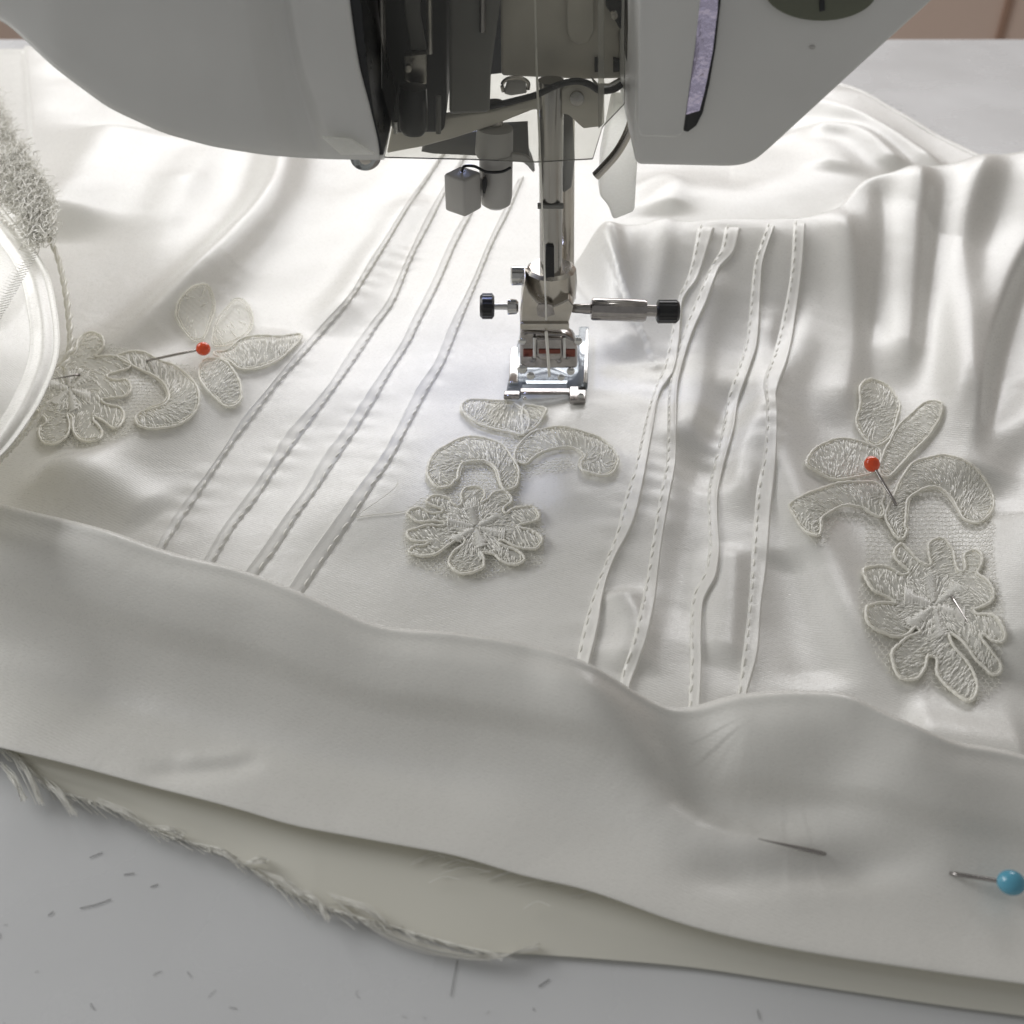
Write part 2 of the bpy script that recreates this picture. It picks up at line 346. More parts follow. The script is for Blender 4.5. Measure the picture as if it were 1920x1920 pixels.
TE = {  # fold edge and stitch line of each pin tuck, as seen
'L1': ([(838,275),(800,330),(760,385),(721,446),(690,493),(655,552),(604,607),(553,665),(499,732),(456,782),(417,845),(378,900),(339,950),(311,993),(292,1028),(262,1075)],
       [(841,278),(803,335),(766,389),(727,454),(698,501),(660,560),(622,605),(572,663),(524,716),(477,778),(438,829),(401,884),(362,943),(331,989),(307,1028),(280,1075)]),
'L2': ([(882,270),(845,330),(823,364),(796,411),(760,489),(725,564),(690,610),(651,665),(616,720),(577,767),(534,814),(499,876),(460,931),(417,989),(378,1056),(350,1100)],
       [(888,270),(852,330),(831,368),(806,419),(772,485),(739,564),(706,612),(669,669),(632,722),(592,776),(552,829),(516,880),(477,939),(438,989),(398,1056),(372,1100)]),
'L3': ([(940,270),(905,340),(874,396),(842,454),(807,532),(772,599),(749,646),(710,704),(678,751),(643,806),(604,857),(569,919),(534,966),(499,1017),(460,1071),(430,1110)],
       [(947,270),(912,340),(884,400),(854,458),(820,536),(788,599),(764,648),(729,702),(700,753),(665,808),(632,857),(592,918),(553,972),(516,1030),(482,1075),(455,1115)]),
'L4': ([(975,330),(944,392),(913,458),(882,532),(842,610),(815,677),(780,728),(741,806),(710,860),(663,923),(624,978),(577,1044),(542,1099),(505,1150)],
       [(982,330),(954,396),(923,458),(893,532),(858,614),(831,681),(798,737),(760,808),(732,861),(694,917),(655,978),(616,1034),(567,1107),(535,1155)]),
'R1': ([(1340,420),(1309,517),(1280,562),(1273,635),(1263,694),(1236,738),(1221,816),(1206,900),(1187,978),(1150,1051),(1131,1110),(1121,1174),(1104,1245),(1095,1300)],
       [(1315,422),(1295,513),(1272,565),(1260,635),(1248,689),(1229,733),(1214,785),(1194,875),(1178,929),(1160,997),(1141,1046),(1119,1105),(1102,1164),(1087,1232),(1078,1290)]),
'R2': ([(1389,420),(1375,473),(1348,503),(1324,566),(1299,620),(1280,679),(1269,733),(1268,816),(1266,870),(1255,929),(1241,1012),(1232,1085),(1226,1134),(1209,1208),(1182,1281),(1172,1330)],
       [(1365,422),(1355,470),(1334,503),(1310,560),(1286,620),(1268,679),(1256,733),(1254,816),(1252,870),(1241,925),(1227,1010),(1218,1070),(1206,1134),(1191,1200),(1168,1271),(1158,1325)]),
'R3': ([(1454,418),(1432,483),(1427,522),(1420,635),(1405,689),(1383,753),(1375,802),(1358,865),(1346,919),(1345,968),(1348,1027),(1341,1081),(1319,1125),(1314,1184),(1315,1242),(1312,1311),(1310,1350)],
       [(1442,420),(1419,488),(1412,540),(1403,635),(1388,689),(1369,743),(1358,802),(1344,860),(1331,919),(1330,968),(1332,1027),(1324,1075),(1303,1119),(1297,1184),(1298,1242),(1295,1311),(1294,1350)]),
'R4': ([(1510,413),(1503,508),(1491,596),(1476,674),(1456,733),(1457,767),(1456,831),(1451,900),(1444,963),(1437,1061),(1427,1135),(1420,1223),(1400,1296),(1390,1350)],
       [(1492,416),(1485,518),(1469,606),(1455,664),(1437,716),(1440,767),(1436,851),(1424,919),(1418,988),(1413,1061),(1407,1135),(1400,1203),(1388,1291),(1378,1350)])}
base_lines = []
for k_, (e, s) in TE.items():
    q = hit(*even(s, 60).T)[:, :2]; q2 = hit(*even(e, 60).T)[:, :2]; base_lines.append((even(q, 26), even(q2, 26), -1 if k_[0] == 'L' else 1, len(base_lines)*1.3))
TUCKH.extend(base_lines); HR = raster()

dress = empty('dress', (0, 0, 0), label='ivory satin dress front with stitched pin tucks, spread under the presser foot', cat='dress')
# bodice sheet between its near edge (under the front fold) and its far edge
fe = onZ([-900, -300, 300, 900, 1250, 1450, 1560, 1700, 1880, 2100, 2600], [60, 70, 80, 90, 105, 118, 152, 216, 300, 395, 560], 0.3)
o_ = np.argsort(fe[:, 0]); gx = np.arange(-19.5, 13.5, 0.055); fy = np.interp(gx, fe[o_, 0], fe[o_, 1])
fy = np.minimum(fy, 19.5)
fy = np.convolve(np.pad(fy, 12, 'edge'), np.ones(25)/25, 'valid')
hemX = [-400,-60,300,560,850,1100,1400,1750,2300]; hemY = [1290,1370,1465,1535,1590,1657,1745,1805,1880]
hw = onZ(hemX, hemY, 0.3); yn = (np.interp(gx, hw[:, 0], hw[:, 1])+1.1)[:, None]
ny = 560; tt = np.linspace(0, 1, ny)[None]**1.35
GX = np.repeat(gx[:, None], ny, 1); GY = yn+(fy[:, None]-yn)*tt; GZ = Hf(GX, GY)
edge = np.clip((fy[:, None]-GY)/0.5, 0, 1); GZ = 0.05+(GZ-0.05)*np.sqrt(np.clip(edge*(2-edge), 0, 1))
hemr = np.exp(-((fy[:, None]-GY-0.75)/0.06)**2)*0.05; GZ = GZ-hemr
npmesh('bodice', np.stack([GX, GY, GZ], -1).reshape(-1, 3), gridquads(*GX.shape)[:, ::-1], M['satin'], dress)

# pin tucks with their stitches
def stitch_mesh(L, r):
    t = Tubes(); x = np.linspace(-L/2, L/2, 6)
    t.add(np.stack([x, 0*x, 0.3*r*(1-(2*x/L)**4)], -1), r*np.sqrt(np.clip(1.02-(2*x/L)**4, 0.02, 1)), 8, flat=.6)
    v = np.concatenate(t.v); f = np.concatenate(t.f)
    me = bpy.data.meshes.new('stitch'); me.from_pydata(v.tolist(), [], f.tolist()); me.materials.append(M['thread']); me.shade_smooth(); return me
sme = stitch_mesh(0.17, 0.019)
n_st = 0; far = []
for k_, (e, s) in TE.items():
    ne = 220
    E = even(e, ne); S = even(s, ne)
    side = 1 if k_[0] == 'L' else -1
    ks = np.array([-0.12, -0.06, 0.0, 0.06, 0.14, 0.3, 0.5, 0.7, 0.88, 1.0, 1.14, 1.3])
    zz = np.array([-0.03, 0.024, 0.050, 0.060, 0.056, 0.047, 0.042, 0.040, 0.036, 0.028, 0.017, -0.014])
    u_t = np.linspace(0, 1, ne); tp_ = np.clip(np.minimum(u_t, 1-u_t)/0.012, 0, 1); tp_ = tp_*tp_*(3-2*tp_); rows = []
    EW = hit(E[:, 0], E[:, 1], 0.05); SW = hit(S[:, 0], S[:, 1], 0.0)
    EW[:, :2] = cat1(even(EW[:, :2], 60), ne); SW[:, :2] = cat1(even(SW[:, :2], 60), ne)
    for kk, z in zip(ks, zz):
        q = EW[:, :2]*(1-kk)+SW[:, :2]*kk
        rows.append(np.stack([q[:, 0], q[:, 1], Hi(q[:, 0], q[:, 1])+z*1.15*tp_+(z < 0)*0-0.02*(1-tp_)], -1))
    V = np.stack(rows, 1)
    tk = npmesh('pin_tuck', V.reshape(-1, 3), gridquads(ne, len(ks))[:, ::(1 if side > 0 else -1)], M['satin_edge'], dress)
    c = SW[:, :2]; cz = Hi(c[:, 0], c[:, 1])+0.032; path = np.column_stack([c, cz]); L = arclen(path)
    for s0 in np.arange(0.1, L[-1], 0.262):
        i = min(np.searchsorted(L, s0), ne-2); p = path[i]; d = path[i+1]-path[i-1]
        d /= np.linalg.norm(d)
        if n_st < 300 and p[1] < 3.6:
            o = bpy.data.objects.new('stitch', sme); C.objects.link(o); o.parent = tk; n_st += 1
            o.location = p; yaw = math.atan2(d[1], d[0])+random.uniform(-.16, .16); o.rotation_euler = (0, -math.asin(d[2]), yaw)
            g = random.uniform(0.88, 1.08); o.scale = (g, 1, 1)
        else: far.append((p, d))
tb = Tubes()
for p, d in far: tb.add([p-d*0.075, p-d*0.04, p+d*0.04, p+d*0.075]+np.array([0, 0, .006]), [0.008, 0.018, 0.018, 0.008], 5)
tb.build('far_stitches', M['thread'], dress, kind='stuff')

# ------------------------------------------------------------------ front fold, lining and under layer
def sheet(name, xs, rows, m, nr, nc, feats=(), extra=None, parent=dress, noise=0.0, dry=False, **k):
    """rows: list of (y list, z list[, dX, dY]) along the columns xs"""
    G = []
    for r in rows:
        y, z = np.broadcast_to(np.asarray(r[0], float), len(xs)), np.broadcast_to(np.asarray(r[1], float), len(xs))
        xx = np.asarray(r[3], float) if len(r) > 3 else np.asarray(xs, float)
        P = onZ(xx, y, z)
        if len(r) > 2 and r[2] is not None: P = P+np.array(r[2])
        G.append(P)
    G = np.array(G); G = cat1(cat1(G, nr, 0), nc, 1)
    for pts, amp, wv in feats:
        Z = onZ(*np.array(pts, float).T, 1.0)[:, :2]; d, al, L = polyd(G[..., 0], G[..., 1], even(Z, 16))
        e = np.clip(np.minimum(al, L-al)/(0.3*L), 0, 1); e = e*e*(3-2*e); G[..., 2] += amp*np.exp(-(d/wv)**2)*e
    if noise:
        q = 0
        for kk, ph, a in NOI: q = q+a*np.sin(kk[0]*1.3*G[..., 0]+kk[1]*1.3*G[..., 1]+ph+1)
        G[..., 2] += q*noise
    if dry: return None, G
    return npmesh(name, G.reshape(-1, 3), gridquads(nr, nc), m, parent, **k), G
xs = [-330,-60,120,300,450,560,700,850,980,1100,1260,1400,1560,1750,1920,2250]
cy = np.array([870,930,975,1030,1068,1112,1170,1185,1205,1240,1325,1300,1296,1368,1412,1500], float)
cz = np.array([1.6,1.7,1.65,1.55,1.5,1.45,1.35,1.4,1.45,1.4,1.0,1.25,1.45,1.35,1.25,1.2])
hy = np.array([1310,1380,1426,1475,1515,1545,1572,1600,1637,1667,1722,1757,1785,1815,1840,1890], float)
def frows(cy):
    fr = lambda f: cy+(hy-cy)*f
    return [(cy, cz, (0, 0.8, -1.3)), (cy, cz, (0, 0.55, -0.75)), (cy, cz, (0, 0.22, -0.22)), (cy, cz),
        (fr(.05), cz-0.03), (fr(.14), cz-0.10), (fr(.28), cz*0.84-0.10), (fr(.42), cz*0.5+0.04), (fr(.6), cz*0.1+0.36), (fr(.8), 0.44), (fr(1.0), 0.42), (fr(1.0), 0.34, (0, 0.02, 0))]
def screen(G):
    Q = (G-CAM)@np.stack([r_, u_, f_], -1); return 960+FPX*Q[..., 0]/Q[..., 2], 960-FPX*Q[..., 1]/Q[..., 2]
ff = [([(230,1390),(350,1391),(500,1378)], -0.04, 0.14), ([(300,1368),(380,1366),(470,1352)], 0.02, 0.12),
      ([(1262,1325),(1300,1420),(1400,1475),(1560,1450),(1700,1420)], -0.27, 0.42),
      ([(980,1270),(1150,1380),(1290,1480),(1480,1545),(1640,1540)], 0.21, 0.42),
      ([(1240,1575),(1400,1588),(1600,1575),(1800,1560)], -0.12, 0.22), ([(1500,1340),(1650,1370),(1800,1440)], 0.08, 0.5),
      ([(60,1000),(300,1085),(520,1165),(760,1230)], 0.09, 0.4), ([(-60,1200),(200,1255),(450,1320),(760,1400),(980,1480)], -0.09, 0.4)]
ca = cy.copy()
for _ in range(6):                 # settle the roll so that its top runs where the photograph shows it
    _, G = sheet('front_fold', xs, frows(ca), None, 130, 200, ff, noise=0.32, dry=True); sxx, syy = screen(G)
    ca = ca+0.8*np.array([y-syy[:, np.argmin(np.abs(sxx[40]-x))][:60].min() for x, y in zip(xs, cy)])
_, GF = sheet('front_fold', xs, frows(ca), M['satin'], 260, 520, ff, noise=0.32)
# rolled hem line of the fold (thin bright line above its edge)
tb = Tubes(); GE = GF[248]; tb.add(GE[::3]+np.array([0, 0, .002]), 0.012, 5); tb.build('hem_thread', M['thread'], dress)
lx = [-200,0,90,200,300,420,560,620,750,900,1010,1120,1300,1500,1750,1950,2250]
ly = np.array([1300,1398,1472,1512,1560,1602,1682,1704,1742,1782,1790,1798,1814,1844,1882,1910,1960], float)
lu = np.interp(lx, xs, hy)
sheet('lining', lx, [(lu-120, 0.30), (lu-30, 0.27), (lu+(ly-lu)*.35, 0.18), (lu+(ly-lu)*.7, 0.11), (ly, 0.055)], M['lining'], 50, 320, noise=0.12)

# frayed threads along the raw edge
def worldpts(pts, z): 
    a = np.array(pts, float); return onZ(a[:, 0], a[:, 1], z)
tb = Tubes()
le = even(np.column_stack([lx, ly]), 400)
for i in range(620):
    k = random.randrange(20, 190); x, y = le[k]; d = le[min(k+3, 399)]-le[k-3]; d /= np.linalg.norm(d)
    ln = random.choice([10, 20, 30, 55])*random.uniform(.6, 1.3); n = np.array([-d[1], d[0]]); a = random.gauss(0.12, .14)
    q = [np.array([x, y])-n*2, np.array([x, y])+d*ln*.5+n*ln*a*.4, np.array([x, y])+d*ln+n*ln*a]
    P = onZ(*np.array(q).T, [0.1, random.uniform(.08, .22), random.uniform(.04, .22)]); tb.add(even(P, 6), 0.0042, 3)
tufts = [((30,1420),(75,1505)), ((8,1440),(45,1500)), ((90,1470),(140,1525)), ((200,1510),(270,1550)), ((290,1555),(345,1572)), ((390,1590),(445,1620)),
         ((460,1620),(500,1612)), ((500,1640),(565,1678)), ((560,1672),(605,1705)), ((590,1690),(615,1722)), ((640,1690),(720,1730))]
for (a, b) in tufts:
    for i in range(16):
        a2 = np.array(a)+rng.normal(0, 2.5, 2)+(np.array(b)-a)*random.uniform(-.3, .2); b2 = np.array(b)+rng.normal(0, 4, 2); m_ = (a2+b2)/2+rng.normal(0, 3, 2)+(3, -4)
        P = onZ(*np.array([a2, m_, b2]).T, [0.12, random.uniform(.16, .32), random.uniform(.05, .3)]); tb.add(even(P, 10), 0.0048, 3)
for i in range(60):   # wisps lying on the lining
    x = random.uniform(760, 1120); y = random.gauss(1600+(x-760)*.18, 22); l = random.uniform(50, 130)
    P = onZ(*np.array([(x, y), (x+l*.5, y-10-random.random()*8), (x+l, y-6)]).T, [.24, .3, .34]); tb.add(even(P, 12), 0.005, 3)
for j in range(26):
    o = random.gauss(8, 7); P = worldpts([(640-o,1700-o),(700,1735+o*.3),(780,1765+o*.6),(860,1788+o*.3),(930,1792+o*.2),(1010,1778-o*.5)], random.uniform(.06, .16)); tb.add(even(P, 40), 0.0036, 3)
tb.build('frayed_edge', M['thread'], dress, kind='stuff')

# ------------------------------------------------------------------ lace
def inside(P, poly):
    x, y = P[:, 0], P[:, 1]; c = np.zeros(len(P), bool); n = len(poly); j = n-1
    for i in range(n):
        xi, yi = poly[i]; xj, yj = poly[j]
        m = ((yi > y) != (yj > y)) & (x < (xj-xi)*(y-yi)/(yj-yi+1e-12)+xi); c ^= m; j = i
    return c
def bdist(P, poly):
    b = np.full(len(P), 1e9); Q = np.vstack([poly, poly[:1]])
    for i in range(len(Q)-1):
        d = Q[i+1]-Q[i]; t = np.clip(((P-Q[i])@d)/(d@d+1e-9), 0, 1); b = np.minimum(b, np.linalg.norm(P-Q[i]-t[:, None]*d, axis=1))
    return b
def lace_piece(name, poly, root, mode, lift=0.06, dens=1.0, thick=1.0, center=None, label=None, sheer=1.0):
    sm = cat1(poly, len(poly)*7, closed=True)
    kk_ = np.arange(len(sm))[:, None]; sm = sm+rng.normal(0, 0.4, sm.shape)+1.1*np.column_stack([np.sin(kk_*.43+poly[0, 0]), np.cos(kk_*.37+poly[0, 1])])
    P = hit(sm[:, 0], sm[:, 1], lift+0.018)
    for _ in range(3): P = (np.roll(P, 1, 0)+2*P+np.roll(P, -1, 0))/4
    pid = []
    tb = Tubes(); k = np.arange(len(P)); tb.add(P, 0.024*thick*(1+0.16*np.sin(k*1.9)+0.1*rng.normal(0, 1, len(k))), 6, closed=True)
    # a second slimmer cord runs beside the first
    cpx = sm.mean(0); s2 = sm+(cpx-sm)/(np.linalg.norm(cpx-sm, axis=1)[:, None]+1e-6)*5.0+rng.normal(0, .5, sm.shape); P2 = hit(s2[:, 0], s2[:, 1], lift+0.004)
    for _ in range(2): P2 = (np.roll(P2, 1, 0)+2*P2+np.roll(P2, -1, 0))/4
    tb.add(P2, 0.015*thick, 5, closed=True)
    part = tb.build(name, M['cord'], root)
    if label: part['label'] = label
    # padded ground
    lo = sm.min(0); hi = sm.max(0); g = 3.0
    ax = np.arange(lo[0], hi[0]+g, g); ay = np.arange(lo[1], hi[1]+g, g); A, B = np.meshgrid(ax, ay, indexing='ij'); pts = np.stack([A.ravel(), B.ravel()], -1)
    ins = inside(pts, sm); bd = bdist(pts, sm); ok = (ins | (bd < 2.4)).reshape(A.shape)
    bul = np.where(ins, np.minimum(bd/9, 1), 0)
    W = hit(pts[:, 0], pts[:, 1], lift-0.015); W[:, 2] += 0.03*bul*(1+0.3*np.sin(pts[:, 0]*.5)*np.sin(pts[:, 1]*.6))
    idx = np.arange(A.size).reshape(A.shape); okq = ok[:-1, :-1] & ok[1:, :-1] & ok[:-1, 1:] & ok[1:, 1:]
    q = np.stack([idx[:-1, :-1], idx[1:, :-1], idx[1:, 1:], idx[:-1, 1:]], -1)[okq]
    if len(q):
        used = np.unique(q); mp = np.full(A.size, -1); mp[used] = np.arange(len(used))
        under(npmesh('ground', W[used], mp[q], M['pad']), part)
    # satin stitch strands
    area_ = ins.sum()*g*g; n = int(area_/(36 if mode != 'radial' else 26)*dens*sheer); tb = Tubes()
    cand = pts[ins & (bd > 2)]
    if len(cand) and n:
        c = cand[rng.integers(0, len(cand), n)]+rng.uniform(-1.5, 1.5, (n, 2))
        ev, vec = np.linalg.eigh(np.cov(sm.T)); main = math.atan2(vec[1, 1], vec[0, 1])
        QQ = []
        for p in c:
            if mode == 'cross': th = main+math.pi/2+0.35*math.sin(p[0]*.05+p[1]*.04)
            elif mode == 'radial':
                th = math.atan2(p[1]-center[1], p[0]-center[0]); r0 = math.hypot(p[0]-center[0], (p[1]-center[1])*1.3)
                if r0 > 0.27*(sm[:, 0].max()-sm[:, 0].min()):
                    th += 0.95
                    if random.random() < .55: continue
            else:
                j = np.argmin(((sm-p)**2).sum(1)); d = sm[(j+3) % len(sm)]-sm[j-3]; th = math.atan2(d[1], d[0])+0.9
            th += random.gauss(0, .11); L = random.uniform(10, 20)
            t = np.linspace(-1, 1, 5)[:, None]; q = p+np.array([math.cos(th), math.sin(th)])*t*L/2
            QQ.append(q)
        QQ = np.array(QQ); e_ = QQ[:, [0, -1]].reshape(-1, 2); okk = inside(e_, sm).reshape(-1, 2).all(1)
        cc_ = QQ[:, 2]; QQ[~okk] = (QQ[~okk]-cc_[~okk][:, None])*0.45+cc_[~okk][:, None]
        WW = hit(QQ[..., 0].ravel(), QQ[..., 1].ravel(), lift).reshape(-1, 5, 3)
        for w_ in WW:
            w_[:, 2] += 0.014*(1-t[:, 0]**2)+random.uniform(0, .01)
            tb.add(w_, [0.005, .012, .015, .012, .005], 5, flat=.7)
        if mode == 'radial':             # the raised star of satin stitches at the heart of the flower
            W_ = (sm[:, 0].max()-sm[:, 0].min()); sq_ = min(1.0, (sm[:, 1].max()-sm[:, 1].min())/W_); c0 = np.array(center)
            for b_ in range(6):
                a_ = b_*math.pi/3+0.35; lean = a_+1.25
                for s_ in np.linspace(.03, .22, 22):
                    m_ = c0+W_*s_*np.array([math.cos(a_), math.sin(a_)*sq_]); hl = W_*(.02+.2*s_)*random.uniform(.55, 1.35)
                    t = np.linspace(-1, 1, 6)[:, None]; q = m_+t*hl*np.array([math.cos(lean), math.sin(lean)*sq_]); w_ = hit(q[:, 0], q[:, 1], lift); w_[:, 2] += 0.012+0.018*(1-t[:, 0]**2)
                    tb.add(w_, [.006, .015, .017, .017, .015, .006], 5)
        tb.build('satin_stitches', M['silk'], part, kind='stuff')
    return part
def net(name, poly, root, cell=11.5, lift=0.035, parts=None, rad=0.0068, sq=0.72):
    poly = np.array(poly, float); lo = poly.min(0); hi = poly.max(0); tb = Tubes(); a = cell/math.sqrt(3)
    segs = []
    ny_ = int((hi[1]-lo[1])/(1.5*a*sq))+2; nx_ = int((hi[0]-lo[0])/cell)+2
    for j in range(ny_):
        for i in range(nx_):
            cx = lo[0]+i*cell+(cell/2 if j % 2 else 0); cyy = lo[1]+j*1.5*a*sq
            v = [(cx+a*math.sin(k*math.pi/3), cyy-a*sq*math.cos(k*math.pi/3)) for k in range(4)]
            for k in range(3): segs.append((v[k], v[k+1]))
    S = np.array(segs); S += 0.9*np.sin(S[..., ::-1]*0.11+1)
    m = inside(S.mean(1), poly) & (rng.random(len(S)) < 0.97)
    S = S[m]; A = hit(S[:, 0, 0], S[:, 0, 1], lift); B = hit(S[:, 1, 0], S[:, 1, 1], lift)
    for p, q in zip(A, B):
        if np.linalg.norm(p-q) < 0.4: tb.add([p, q], rad, 3)
    return tb.build(name, M['netmat'], root, kind='stuff')
def Z(pts, sc_, ox, oy): a = np.array(pts, float); return np.column_stack([ox+a[:, 0]/sc_, oy+a[:, 1]/sc_])
def fuzz(poly, root, n, L=7, lift=.04):
    sm = cat1(np.array(poly, float), 300, closed=True); tb = Tubes()
    for i in range(n):
        p = sm[rng.integers(0, 300)]; th = random.uniform(0, 6.28); q = np.array([p, p+np.array([math.cos(th), math.sin(th)])*L*.5*random.random()+rng.normal(0, 1, 2), p+np.array([math.cos(th), math.sin(th)])*L*random.uniform(.4, 1)])
        w_ = hit(q[:, 0], q[:, 1], lift); w_[1:, 2] += random.uniform(0, .05); tb.add(w_, .0035, 3)
    tb.build('fuzz', M['netmat'], root, kind='stuff')

def lr(*a): return Z(a, 2.823, 1440, 680)
rt = hit([1700], [1000])[0]
lace_r = empty('lace_applique', tuple(rt), label='lace flower spray on the right of the dress, held by a red-headed pin', cat='lace', group='lace appliques on the dress')
lace_piece('petal', lr((545,90),(500,105),(487,150),(485,230),(470,300),(475,350),(515,400),(560,440),(610,430),(650,380),(680,310),(697,230),(680,180),(640,130),(600,100)), lace_r, 'flow')
lace_piece('leaf', lr((615,470),(650,400),(700,330),(760,265),(830,215),(890,203),(925,215),(915,270),(890,330),(840,400),(780,460),(720,520),(680,570),(640,600),(600,600),(590,540)), lace_r, 'cross')
lace_piece('leaf', lr((590,460),(540,440),(470,410),(400,403),(320,415),(255,450),(205,510),(215,545),(270,585),(340,615),(420,612),(500,600),(560,570),(600,520)), lace_r, 'cross')
lace_piece('scroll', lr((680,680),(700,620),(740,560),(800,515),(870,497),(950,492),(1030,510),(1100,560),(1160,640),(1195,710),(1185,780),(1140,835),(1090,850),(1040,825),(1005,780),(970,710),(920,670),(860,660),(790,680),(745,720),(730,780),(725,860),(735,890),(705,935),(660,900),(635,850),(625,790),(650,730)), lace_r, 'flow')
lace_piece('scroll', lr((620,690),(580,640),(520,628),(420,635),(320,650),(240,680),(180,710),(120,740),(125,790),(160,850),(210,900),(260,918),(280,890),(275,840),(310,800),(370,765),(440,755),(500,765),(550,800),(590,815),(620,790),(600,740)), lace_r, 'flow')
FR = [(700,960),(740,985),(790,1040),(840,1075),(865,1060),(850,1010),(850,960),(890,930),(940,940),(975,980),(985,1040),(1010,1100),(1045,1090),(1040,1020),(1080,990),(1130,1010),(1130,1060),(1110,1120),(1160,1150),(1195,1200),(1185,1260),(1130,1290),(1085,1310),(1110,1330),(1170,1330),(1230,1370),(1255,1430),(1240,1480),(1190,1470),(1150,1440),(1130,1460),(1180,1520),(1230,1590),(1225,1640),(1180,1650),(1130,1600),(1080,1540),(1020,1470),(990,1440),(955,1440),(985,1500),(1040,1570),(1090,1640),(1105,1720),(1090,1780),(1050,1790),(990,1750),(930,1700),(895,1640),(895,1580),(870,1550),(840,1560),(830,1620),(790,1670),(730,1680),(680,1640),(655,1570),(670,1510),(720,1465),(780,1440),(805,1420),(780,1402),(730,1440),(660,1450),(580,1420),(530,1370),(515,1310),(540,1280),(600,1272),(680,1275),(640,1245),(580,1220),(530,1170),(505,1110),(530,1080),(590,1075),(650,1090),(710,1120),(750,1110),(700,1060),(665,1010)]
lace_piece('flower', lr(*FR), lace_r, 'radial', center=tuple(lr((880,1290))[0]), dens=1.25)
net('net', lr((200,900),(300,800),(500,780),(640,600),(800,520),(1150,760),(1200,860),(1190,960),(1200,1100),(1250,1300),(1250,1500),(1240,1700),(1100,1800),(900,1720),(640,1650),(520,1450),(480,1250),(520,1040),(520,850),(380,820),(300,960),(220,960)), lace_r, 12.5)
fuzz(lr(*FR), lace_r, 420)

def lm(*a): return Z(a, 3.84, 700, 720)
mt_ = hit([890], [980])[0]
lace_m = empty('lace_applique', tuple(mt_), label='lace flower spray directly in front of the presser foot, no pin in it', cat='lace', group='lace appliques on the dress')
lace_piece('leaf', lm((650,130),(700,115),(800,112),(920,120),(1000,135),(1090,180),(1120,260),(1110,330),(1060,370),(960,340),(850,315),(760,290),(690,240),(640,190)), lace_m, 'cross')
lace_piece('leaf', lm((1080,360),(1075,270),(1070,190),(1100,150),(1230,170),(1240,210),(1200,270),(1140,330)), lace_m, 'cross')
lace_piece('scroll', lm((1010,530),(1040,450),(1100,380),(1190,330),(1300,310),(1420,320),(1540,350),(1650,400),(1730,470),(1765,550),(1740,620),(1670,655),(1580,650),(1510,620),(1495,570),(1525,520),(1490,480),(1400,455),(1300,460),(1220,490),(1140,540),(1090,575),(1040,560)), lace_m, 'flow', dens=.8)
lace_piece('scroll', lm((610,680),(610,610),(650,570),(720,550),(800,555),(870,590),(905,650),(920,720),(940,760),(1000,755),(1040,710),(1050,640),(1020,560),(980,490),(910,430),(820,390),(720,380),(600,400),(500,450),(430,520),(390,590),(395,660),(430,720),(480,748),(540,740),(580,700)), lace_m, 'flow')
FM = [(640,850),(630,800),(670,750),(730,735),(790,760),(800,800),(780,855),(820,830),(870,780),(940,775),(990,800),(990,850),(940,890),(950,930),(1010,900),(1080,880),(1150,885),(1190,930),(1180,980),(1120,1000),(1050,1010),(1060,1040),(1140,1050),(1200,1090),(1210,1140),(1170,1180),(1100,1190),(1020,1165),(940,1130),(900,1140),(960,1170),(1050,1210),(1085,1250),(1060,1295),(990,1300),(920,1270),(870,1230),(810,1210),(780,1225),(800,1270),(790,1320),(720,1355),(620,1360),(560,1320),(545,1260),(570,1220),(620,1180),(660,1130),(640,1105),(590,1120),(520,1180),(450,1220),(360,1240),(280,1225),(260,1195),(300,1170),(360,1160),(400,1140),(330,1135),(260,1110),(245,1070),(290,1040),(380,1020),(480,1020),(520,1003),(430,990),(330,990),(270,960),(245,930),(280,900),(350,895),(420,925),(490,930),(500,895),(430,880),(385,850),(400,815),(470,805),(545,820),(570,860),(610,880)]
lace_piece('flower', lm(*FM), lace_m, 'radial', center=tuple(lm((740,1040))[0]), dens=1.35)
net('net', lm((400,780),(560,560),(900,400),(1080,330),(1200,440),(1100,600),(1200,560),(1400,520),(1480,600),(1400,620),(1200,640),(1080,700),(1060,840),(1200,900),(1240,1100),(1210,1300),(1000,1330),(800,1400),(500,1380),(250,1280),(210,1100),(230,900),(380,800)), lace_m, 11, sq=.6)
fuzz(lm(*FM), lace_m, 420)

def ll(*a): return Z(a, 3.2, 0, 500)
lt = hit([300], [720])[0]
lace_l = empty('lace_applique', tuple(lt), label='lace flower spray on the left of the dress, partly under the sleeve edge', cat='lace', group='lace appliques on the dress')
lace_piece('petal', ll((1060,250),(1080,190),(1150,120),(1220,100),(1270,140),(1290,220),(1270,330),(1230,420),(1170,450),(1100,380),(1060,310)), lace_l, 'flow', sheer=.12, thick=.6)
lace_piece('petal', ll((1270,430),(1290,340),(1350,250),(1400,195),(1460,200),(1510,260),(1520,340),(1480,410),(1400,460),(1300,480)), lace_l, 'cross', sheer=.15, thick=.5)
lace_piece('leaf', ll((1280,520),(1360,500),(1440,440),(1550,415),(1680,415),(1810,408),(1760,480),(1670,560),(1560,605),(1440,610),(1380,570)), lace_l, 'cross')
lace_piece('petal', ll((1190,640),(1220,560),(1290,550),(1370,580),(1420,650),(1450,730),(1445,800),(1370,845),(1300,800),(1230,720)), lace_l, 'cross')
lace_piece('scroll', ll((700,540),(790,590),(900,640),(980,700),(1020,780),(970,840),(880,860),(810,900),(830,950),(920,970),(1040,960),(1130,910),(1195,830),(1190,740),(1130,650),(1040,590),(960,560),(880,520),(780,505)), lace_l, 'flow')
